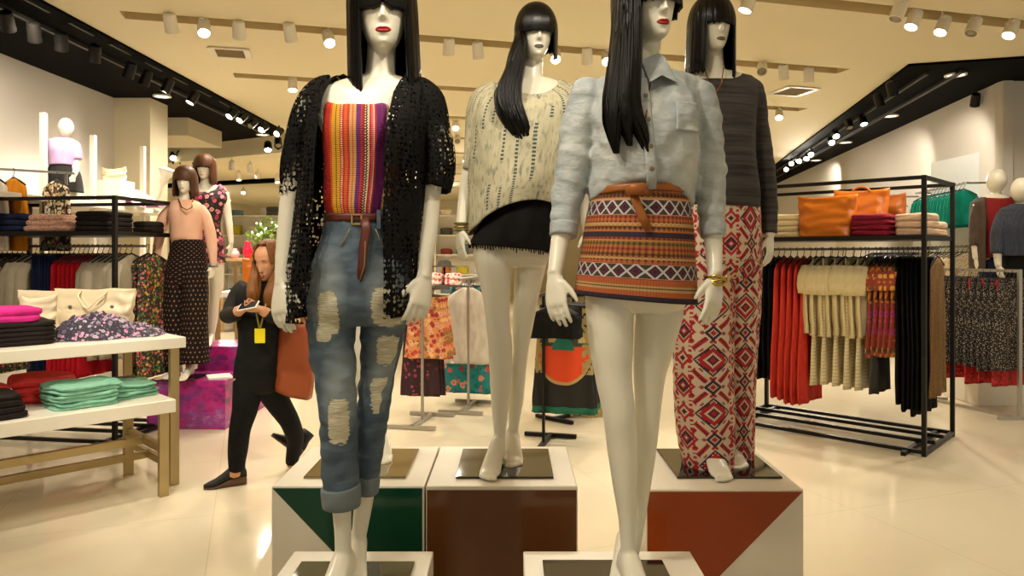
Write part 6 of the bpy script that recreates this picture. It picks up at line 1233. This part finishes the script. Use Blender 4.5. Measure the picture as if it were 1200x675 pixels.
egg("men's faceless mannequin in red tee and brown cardigan at right", "men's mannequins at right", 7.7, .57, 1168, 212, 29, -8,
    [K(1158, 1177, 228, .05, .07, .02), K(1147, 1186, 234, .08, .08), K(1148, 1185, 252, .12, .10), K(1151, 1182, 275, .11, .10), K(1151, 1182, 300, .11, .11), K(1154, 1179, 325, .06, .07)],
    [[(1159, 315, 0, 9, 1.2), (1158, 380, 0, 7, 1.2), (1158, 425, 0, 4, 1.2)], [(1174, 315, 0, 9, 1.2), (1175, 380, 0, 7, 1.2), (1175, 425, 0, 4, 1.2)]], [([(1148, 240, .02, 7, 1), (1144, 265, .02, 5.5, 1), (1143, 285, .0, 4.5, 1), (1144, 303, -.02, 3.6, 1)], 1), ([(1186, 240, .02, 7, 1), (1190, 265, .02, 5.5, 1), (1191, 285, .0, 4.5, 1), (1190, 303, -.02, 3.6, 1)], -1)],
    [('tee_shirt', [K(1158, 1178, 228, .06, .08, .02, zf=-.05), K(1147, 1187, 234, .10, .10), K(1147, 1186, 255, .135, .11), K(1149, 1184, 280, .13, .11), K(1149, 1184, 302, .13, .12)], [], m_cloth('brick_red_cloth', (150, 42, 40), (120, 28, 28), 14, .4)),
     ('cardigan', [K(1150, 1154, 231, .06, .10, .0), K(1143, 1150, 238, .11, .12), K(1142, 1148, 262, .15, .13), K(1142, 1147, 290, .15, .13), K(1143, 1148, 318, .14, .14)], [[(1150, 238, .02, 8, 1.1), (1144, 262, .02, 7.2, 1.1), (1142.5, 282, .0, 6, 1.1), (1143, 288, -.01, 5.6, 1.1)], [(1184, 238, .02, 8, 1.1), (1191, 262, .02, 7.2, 1.1), (1192, 288, -.01, 5.6, 1.1)], [(1186, 236, .0, 6, 1.4), (1184, 262, -.04, 5.5, 2), (1184, 316, -.04, 5.5, 2)]], m_cloth('mole_brown_knit', (92, 76, 66), (68, 56, 48), 20, .5)),
     ('jeans', [K(1152, 1181, 298, .11, .11), K(1150, 1184, 318, .12, .13), K(1152, 1182, 332, .1, .11)], [[(1159, 318, 0, 10, 1.2), (1158, 380, 0, 8.5, 1.2), (1158, 420, 0, 7, 1.2)], [(1174, 318, 0, 10, 1.2), (1175, 380, 0, 8.5, 1.2), (1175, 420, 0, 7, 1.2)]], m_cloth('dark_indigo_denim', (44, 48, 74), (28, 32, 54)))])
egg("men's faceless mannequin in navy dotted jumper at the right frame edge", "men's mannequins at right", 7.35, .57, 1197, 223, 30, -6,
    [K(1186, 1208, 240, .05, .07, .02), K(1174, 1219, 247, .08, .08), K(1175, 1218, 265, .12, .10), K(1178, 1215, 290, .11, .10), K(1180, 1213, 310, .11, .11), K(1182, 1210, 335, .06, .07)],
    [[(1188, 325, 0, 9, 1.2), (1187, 390, 0, 7, 1.2), (1187, 426, 0, 4, 1.2)], [(1204, 325, 0, 9, 1.2), (1205, 390, 0, 7, 1.2), (1205, 426, 0, 4, 1.2)]], [([(1175, 254, .02, 7, 1), (1170, 278, .02, 5.5, 1), (1169, 298, .0, 4.5, 1), (1170, 312, -.02, 3.6, 1)], 1), ([(1218, 254, .02, 7, 1), (1223, 278, .02, 5.5, 1), (1224, 312, -.02, 3.6, 1)], -1)],
    [('jumper', [K(1186, 1209, 239, .07, .08, .02), K(1173, 1220, 246, .11, .11), K(1172, 1220, 270, .145, .12), K(1173, 1219, 300, .14, .13)], [[(1178, 252, .02, 9, 1.1), (1170, 272, .02, 8, 1.1), (1168, 297, -.01, 6.2, 1.1)], [(1216, 252, .02, 9, 1.1), (1223, 272, .02, 8, 1.1), (1225, 297, -.01, 6.2, 1.1)]], NAVK),
     ('trousers', [K(1178, 1214, 298, .12, .12), K(1177, 1215, 325, .12, .13), K(1180, 1212, 340, .1, .11)], [[(1187, 325, 0, 10, 1.2), (1187, 420, 0, 7, 1.2)], [(1205, 325, 0, 10, 1.2), (1205, 420, 0, 7, 1.2)]], BLACK_CLOTH)])
# ================================================================ racks seen between the mannequins
def tstand(label, c, H, armv, arm, mat, grp, baseL=.55):
    c = Vector(c); r = thing('tee_rack', label, 'clothes rack', c, grp); v = Vector(armv).normalized(); s_ = v.cross(ZV)
    b = MB(); b.box((0, 0, H / 2), (.022, .022, H), math.atan2(v.y, v.x)); part('post', b, mat, r, local=True, smooth=False)
    b = MB(); b.bar(-v * arm * .5 + ZV * (H - .01), v * arm * .5 + ZV * (H - .01), .024); part('arm', b, mat, r, local=True, smooth=False)
    b = MB(); b.bar(-v * baseL * .5 + ZV * .02, v * baseL * .5 + ZV * .02, .035, .03)
    for k in (-1, 1): b.bar(v * baseL * .5 * k - s_ * .22 + ZV * .02, v * baseL * .5 * k + s_ * .22 + ZV * .02, .035, .03)
    part('base', b, mat, r, local=True, smooth=False); return r
OFL = m_floral('orange_floral', (226, 150, 96), [(206, 80, 60), (236, 180, 140), (180, 60, 60), (150, 110, 50), (240, 190, 130)], 22, .5, (140, 110, 50)); TFL = m_floral('teal_floral', (24, 132, 134), [(206, 90, 90), (150, 60, 60), (30, 150, 150), (210, 150, 120), (20, 110, 110)], 14, .45, (20, 116, 118)); BUR = m_floral('burgundy_floral', (52, 18, 28), [(90, 30, 46), (150, 60, 80), (40, 14, 22)], 22, .35, (44, 16, 24))
s1 = P(495, HY, 6.6); s2 = P(549, HY, 7.2); g = 'steel tee racks behind the cardigan mannequin'
tstand('steel tee rack with orange floral skirts, right of the ripped jeans', (s1.x, 6.6, 0), 1.24, (.22, .975, 0), .62, STL, g); tstand('steel tee rack with white skirts, left of the bare legs', (s2.x, 7.2, 0), 1.30, (.22, .975, 0), .66, STL, g)
VA = Vector((.22, .975, 0)).normalized(); ra = math.atan2(VA.y, VA.x); q1 = Vector((s1.x, 6.6, 1.215)); q2 = Vector((s2.x, 7.2, 1.275))
o1 = hung('hanging_skirt', 'skirt', 'orange floral skirt on the steel tee rack', 'orange floral skirts', OFL, .56, .14, .035, 1.6, 'clip', 41); o2 = hung('hanging_skirt', 'skirt', 'burgundy skirt below the orange floral ones', 'burgundy skirts', BUR, .92, .14, .024, 1.4, 'clip', 42)
o3 = hung('hanging_blouse', 'top', 'white top on the steel tee rack', 'white tops on the tee rack', bpy.data.materials['white_cloth'], .76, .19, .05, 1.4, 'top', 43); o4 = hung('hanging_skirt', 'skirt', 'teal floral skirt below the white tops', 'teal floral skirts', TFL, 1.05, .15, .03, 1.7, 'clip', 44)
bundle(q1, VA, ra, [(.05, .24, 4, o1, (.02, 0, 0)), (.10, .28, 3, o2, (-.06, .02, 0))]); bundle(q2, VA, ra, [(.05, .24, 4, o3, (-.02, 0, 0)), (.08, .29, 5, o4, (-.06, .01, 0))])
# black stands with long scarf-print skirts
SCF = Mat('scarf_print_maxi', .7); _x, _y, _z = SCF.oc(); cz = -.43
rr = (((_y) * (_y)) + ((_z - cz) * (_z - cz)) * .7).pow(.5); an = (_y * 26).sin() * .5 + .5
c_ = SCF.mix(rr < .235, srgb(22, 20, 18), srgb(186, 160, 96)); c_ = SCF.mix(rr < .215, c_, srgb(232, 74, 22)); c_ = SCF.mix((rr < .215) * (_z > cz + .03), c_, srgb(60, 70, 56)); c_ = SCF.mix((rr < .19) * (_z > cz + .06) * (an > .5), c_, srgb(200, 180, 120)); c_ = SCF.mix((rr < .09) * (_z > cz), c_, srgb(20, 120, 104))
_n = SCF.noise(SCF.vec(_x * 30, _y * 30, _z * 30), 1, 2); c_ = SCF.mix(((_y.abs() > .15) * (_n > .45) * (_z > -.62)), c_, srgb(170, 150, 96)); c_ = SCF.mix(_z < -.885, c_, srgb(16, 104, 80)); SCF.col(c_); SCF = SCF.mat
s3 = P(637, HY, 5.8); s4 = P(672, HY, 6.85); g = 'black tee racks between the middle mannequins'
tstand('black tee rack with scarf print maxi skirts, between the two front centre mannequins', (s3.x, 5.8, 0), 1.22, (.25, .97, 0), .6, BLACKM, g); tstand('farther black tee rack behind the long bare legs, with brown trousers', (s4.x, 6.85, 0), 1.15, (.7, .7, 0), .7, BLACKM, g)
p = Vector((s3.x, 5.8, 1.195)); o5 = hung('hanging_maxi_skirt', 'skirt', 'scarf print maxi skirt with orange disc on the black tee rack', 'scarf print maxi skirts', SCF, .86, .20, .018, 1.3, 'clip', 45)
LACE = m_cloth('black_lace_cloth', (26, 24, 23), (8, 8, 8), 60, .8); o6 = hung('hanging_blouse', 'top', 'short black lace top hanging before the scarf print skirts', 'black lace tops', LACE, .24, .19, .02, 1.1, 'top', 46)
V3 = Vector((.25, .97, 0)).normalized(); bundle(p + Vector((.06, 0, 0)), V3, math.atan2(V3.y, V3.x), [(.0, .26, 4, o5, (.10, 0, 0)), (-.20, -.06, 3, o6, (.06, 0, 0))])
GLT = m_dotted('gold_sequin', (176, 156, 100), (110, 90, 50), 120, .4, .8); o7 = hung('hanging_dress', 'dress', 'gold speckled dress behind the scarf print skirts', None, GLT, .95, .12, .02, 1.1, 'top', 47); o7.location = p + V3 * .28 + Vector((.30, 0, 0)); o7.rotation_euler[2] = math.atan2(V3.y, V3.x)
o8 = hung('hanging_trousers', 'trousers', 'khaki brown trousers behind the long bare legs', 'khaki trousers', m_cloth('khaki_cloth', (122, 104, 74), (98, 82, 58)), .98, .15, .02, 1.05, 'clip', 48); o9 = hung('hanging_trousers', 'trousers', 'black trousers left of the khaki brown ones', 'black trousers on the farther tee rack', BLACK_CLOTH, .86, .15, .02, 1.05, 'clip', 49)
VV = Vector((.7, .7, 0)).normalized(); bundle(Vector((s4.x, 6.85, 1.125)), VV, PI / 4, [(-.02, .32, 5, o8, (0, 0, 0)), (-.3, -.12, 3, o9, (0, 0, 0))])
# ================================================================ far background
WOODT = plain('pale_oak', (190, 150, 104), .5)
def simple_table(label, c, L, Wd, H, rz=0, mat=WHITE, leg=CHAMP, grp='far display tables'):
    r = thing('display_table', label, 'table', c, grp, rz); b = MB(); b.box((0, 0, H - .03), (L, Wd, .06)); part('table_top', b, mat, r, local=True, smooth=False, bevel=.004)
    for sx in (-1, 1):
        for sy in (-1, 1): b = MB(); b.box((sx * (L / 2 - .05), sy * (Wd / 2 - .05), (H - .06) / 2), (.05, .05, H - .06)); part('leg', b, leg, r, local=True, smooth=False)
    b = MB(); b.box((0, 0, .22), (L - .1, Wd - .1, .03)); part('lower_shelf', b, mat, r, local=True, smooth=False)
    return r
simple_table('far white table with a tan bag, left of the woman in black', (-2.95, 8.55, 0), .9, .7, 1.10)
bag('leather_bag', 'tan shopper bag on the far table beside the floral dress', (-3.02, 8.5, 1.101), .27, .36, .12, TANB, .1, None, True, .95, studs=False, hh=.09)
bag('leather_bag', 'lilac patterned small bag beside the tan shopper on the far table', (-2.78, 8.6, 1.101), .20, .26, .10, m_dotted('lilac_pattern', (170, 130, 170), (226, 200, 210), 50, .35), .1, None, False, .95, studs=False)
for i in range(4): fold_thing('folded_tee', 'white folded top on the lower shelf of the far table', 'folded clothes', (-2.95, 8.45, .236 + .05 * i), .5, .4, .054, bpy.data.materials['white_cloth'], 0, 1, i + 100, 'white pile on the lower shelf of the far table')
r = simple_table('pale oak counter far behind the woman in black', (-4.9, 14.6, 0), 1.7, .8, 1.45, 0, WOODT, WOODT)
for i, (x, h, c, t) in enumerate(((-5.28, .34, (206, 30, 60), 'red vase on the far oak counter'), (-4.72, .22, (90, 150, 200), 'light blue vase on the far oak counter'), (-4.5, .26, (150, 190, 220), 'pale blue vase at the right of the far oak counter'), (-5.55, .2, (226, 170, 180), 'pink vase at the left of the far oak counter'))):
    b = MB(); b.lathe((x, 14.5, 1.451), [(.06, 0), (.10, h * .3), (.09, h * .6), (.045, h * .85), (.06, h)], 16); tag(obj('vase', b, plain('vase_glaze_' + 'red blue pale pink'.split()[i], c, .25)), t, 'vase', 'vases on the far oak counter')
r = thing('potted_tree', 'leafy green tree with fairy lights far behind the woman in black', 'tree', (-5.1, 15.6, 0)); b = MB(); b.lathe((0, 0, 0), [(.2, 0), (.26, .5), (.24, .5), (.2, .45)], 18); part('pot', b, WHITE, r, local=True)
b = MB(); b.tube([Vector((0, 0, .4)), Vector((.05, 0, 1.2)), Vector((0, 0, 1.7)), Vector((.05, 0, 2.2))], [.05, .04, .03, .01], 8)
for k in range(9): a = k * 2.4; b.tube([Vector((.02, 0, 1.2 + k * .1)), Vector((.35 * math.cos(a), .35 * math.sin(a), 1.5 + k * .1))], [.018, .006], 5)
part('trunk', b, plain('bark', (84, 62, 40), .9), r, local=True)
lf = MB(); fl = MB(); random.seed(4)
for k in range(520):
    a, e, q = random.uniform(0, 2 * PI), random.uniform(-.8, 1.2), random.uniform(.3, 1) ** .5; c = Vector((.62 * q * math.cos(a) * math.cos(e), .62 * q * math.sin(a) * math.cos(e), 1.75 + .62 * q * math.sin(e)))
    u_ = Vector((random.gauss(0, 1), random.gauss(0, 1), random.gauss(0, 1))).normalized(); w_ = u_.orthogonal().normalized(); lf.poly([c - u_ * .06, c + w_ * .025, c + u_ * .06, c - w_ * .025])
    if k % 9 == 0: fl.ell(c * 1.02, .016, .016, .016, nu=8, nv=5)
part('foliage', lf, plain('tree_leaf', (110, 140, 62), .6), r, local=True, smooth=False); part('fairy_light', fl, Mat('fairy_bulb', .4).emit((1, .85, .6, 1), 14).mat, r, local=True)
def shelfunit(label, c, w, h, n, rz, seed, grp='far shelf units'):
    r = thing('shelf_unit', label, 'shelf', c, grp, rz); b = MB()
    for s_ in (-1, 1): b.box((s_ * w / 2, 0, h / 2), (.04, .35, h))
    b.box((0, .16, h / 2), (w, .02, h)); part('shelf_frame', b, WHITE, r, local=True, smooth=False)
    for k in range(n): q = MB(); q.box((0, 0, .1 + (h - .14) * k / (n - 1)), (w - .04, .32, .03)); part('shelf_board', q, WHITE, r, local=True, smooth=False)
    return r
cs_ = [(206, 190, 60), (230, 220, 200), (150, 60, 60), (110, 140, 150), (226, 170, 170), (90, 90, 84), (200, 120, 60)]
k_ = 0
for lb, cx_, cy_, w_ in (('far white shelf unit seen between the cardigan arm and the tie-dye sleeve', -1.2, 17.6, 1.3), ('far white shelf unit left of the potted tree', -6.3, 17.8, 1.5), ('far white shelf unit right of the potted tree', -4.6, 18.6, 1.2)):
    shelfunit(lb, (cx_, cy_, 0), w_, 2.5, 6, 0, 1)
    for k in range(6):
        for j in range(3):
            z = .1 + 2.36 * k / 5 + .016; x = cx_ + (j - 1) * w_ * .3; b = MB(); hh = random.uniform(.10, .26); ci = (k * 3 + j + k_) % 7
            if z + hh > 2.75 or (k == 5 and j == 1): continue
            folded(b, (x, cy_ - .02, z), random.uniform(.2, .3), .26, hh, 0, 2, k * 7 + j); tag(obj('folded_stack', b, m_cloth('shelf_cloth_' + 'abcdefg'[ci], cs_[ci])), 'folded clothes pile on the ' + lb.split(' seen')[0].replace('far white ', 'far white ') + (' between the middle mannequins' if 'seen' in lb else ''), 'folded clothes', 'piles on ' + lb)
    k_ += 2
simple_table('small dark table with pink printed stacks beyond the tee racks', (-.94, 9.9, 0), .9, .6, 1.12, .1, plain('dark_stone', (86, 78, 68), .4), BLACKM)
for i in range(4): fold_thing('folded_tee', 'pink and white printed folded top on the small dark far table', 'folded clothes', (-1.05 + .26 * (i % 2), 9.75, 1.122 + .075 * (i // 2)), .24, .3, .075, m_floral('pink_white_print', (236, 220, 206), [(226, 90, 100), (236, 170, 170), (206, 60, 80)], 20, .45, (226, 200, 190)), 0, 1, i + 120, 'pink printed tops on the small dark table')
r = thing('hat_stand', 'dark bowl-shaped hat on a stand beyond the tee racks', 'hat stand', (-.93, 9.98, 1.122)); b = MB(); b.lathe((0, 0, 0), [(.09, 0), (.09, .015), (.014, .02), (.014, .24)], 14); part('stand', b, BLACKM, r, local=True); b = MB(); b.lathe((0, 0, .235), [(.17, 0), (.17, .008), (.10, .02), (.09, .07), (.05, .095), (.005, .1)], 20); part('hat', b, plain('dark_felt', (70, 62, 52), .9), r, local=True)
# ================================================================ light
EXPO = 0.2
w = bpy.data.worlds.new('shop_ambience'); SC.world = w; w.use_nodes = True; bg = w.node_tree.nodes['Background']; bg.inputs[0].default_value = (1, .93, .80, 1); bg.inputs[1].default_value = .58
for i, (c, dv, k) in enumerate(LAMPS): lamp('spot_lamp', c, dv, 95, 80, .8)
for (x, y), t, pw in (((-1.9, .5), (-.42, 1.95, 1.2), 60), ((.5, .6), (-.35, 1.95, 1.5), 18), ((-.9, .5), (.35, 1.95, 1.3), 58), ((-.6, 1.1), (.75, 2.65, 1.4), 42), ((-1.0, 1.2), (.0, 2.65, 1.4), 42), ((-3.0, 3.2), (-2.6, 5.0, .9), 185), ((-1.2, 3.2), (-1.7, 4.8, 1.0), 95), ((2.2, 3.6), (2.9, 6.5, 1.3), 75), ((.9, 1.0), (-2.75, 4.65, .72), 120), ((3.6, 4.4), (4.6, 7.2, 1.0), 90), ((-1.9, 4.9), (-2.8, 6.5, 1.4), 120), ((.5, 4.5), (-.5, 7.0, .8), 80), ((1.2, 4.0), (.5, 6.0, .7), 60)):
    lamp('unseen_spot', (x, y, 3.42), Vector(t) - Vector((x, y, 3.42)), pw, 58, .7, size=.08)  # unseen spots added without fixtures for the displays; one brightens the red tops
for p, t, pw in (((-3.75, 5.6, 3.4), (-4.6, 7.2, 2.3), 90), ((-3.75, 4.4, 3.4), (-4.9, 5.8, 2.2), 70), ((5.0, 9.6, 3.4), (6.0, 11.5, 2.0), 90), ((4.6, 8.2, 3.4), (5.8, 9.4, 2.1), 80), ((4.3, 6.9, 3.4), (5.2, 7.6, 1.8), 60), ((6.0, 14, 3.4), (7.0, 16.0, 1.8), 120)):
    lamp('bay_lamp', p, Vector(t) - Vector(p), pw, 75, .6, (1, .88, .72))
for x, y, pw in ((-5.2, 14, 260), (-1, 14, 340), (-1.5, 19, 420), (-5.5, 20, 380), (4, 12, 200), (4, 18, 330), (-1.5, 9, 160), (1.8, 8.6, 160), (-2.6, 7.0, 100), (3.2, 5.2, 40), (2.2, 3.0, 30), (-2.6, 2.6, 85)): lamp('wide_fill_lamp', (x, y, 3.1), (0, 0.1, -1), pw, 130, .5, size=.2)  # added wide downward lamps without fixtures, to brighten floor and ceiling by bounce
cam = bpy.data.cameras.new('camera'); co = bpy.data.objects.new('camera', cam); COL.objects.link(co)
co.location = (0, 0, CZ); co.rotation_euler = (PI / 2, 0, 0); cam.sensor_width = 36; cam.lens = FOC / 1200 * 36; cam.shift_y = (HY - 337.5) / 1200
SC.camera = co
SC.view_settings.view_transform = 'Standard'; SC.view_settings.look = 'None'; SC.view_settings.gamma = 1; SC.view_settings.use_curve_mapping = False
SC.view_settings.exposure = EXPO
SC.cycles.use_denoising = True; SC.cycles.max_bounces = 8; SC.cycles.transparent_max_bounces = 16; SC.cycles.sample_clamp_indirect = 6; SC.cycles.sample_clamp_direct = 0
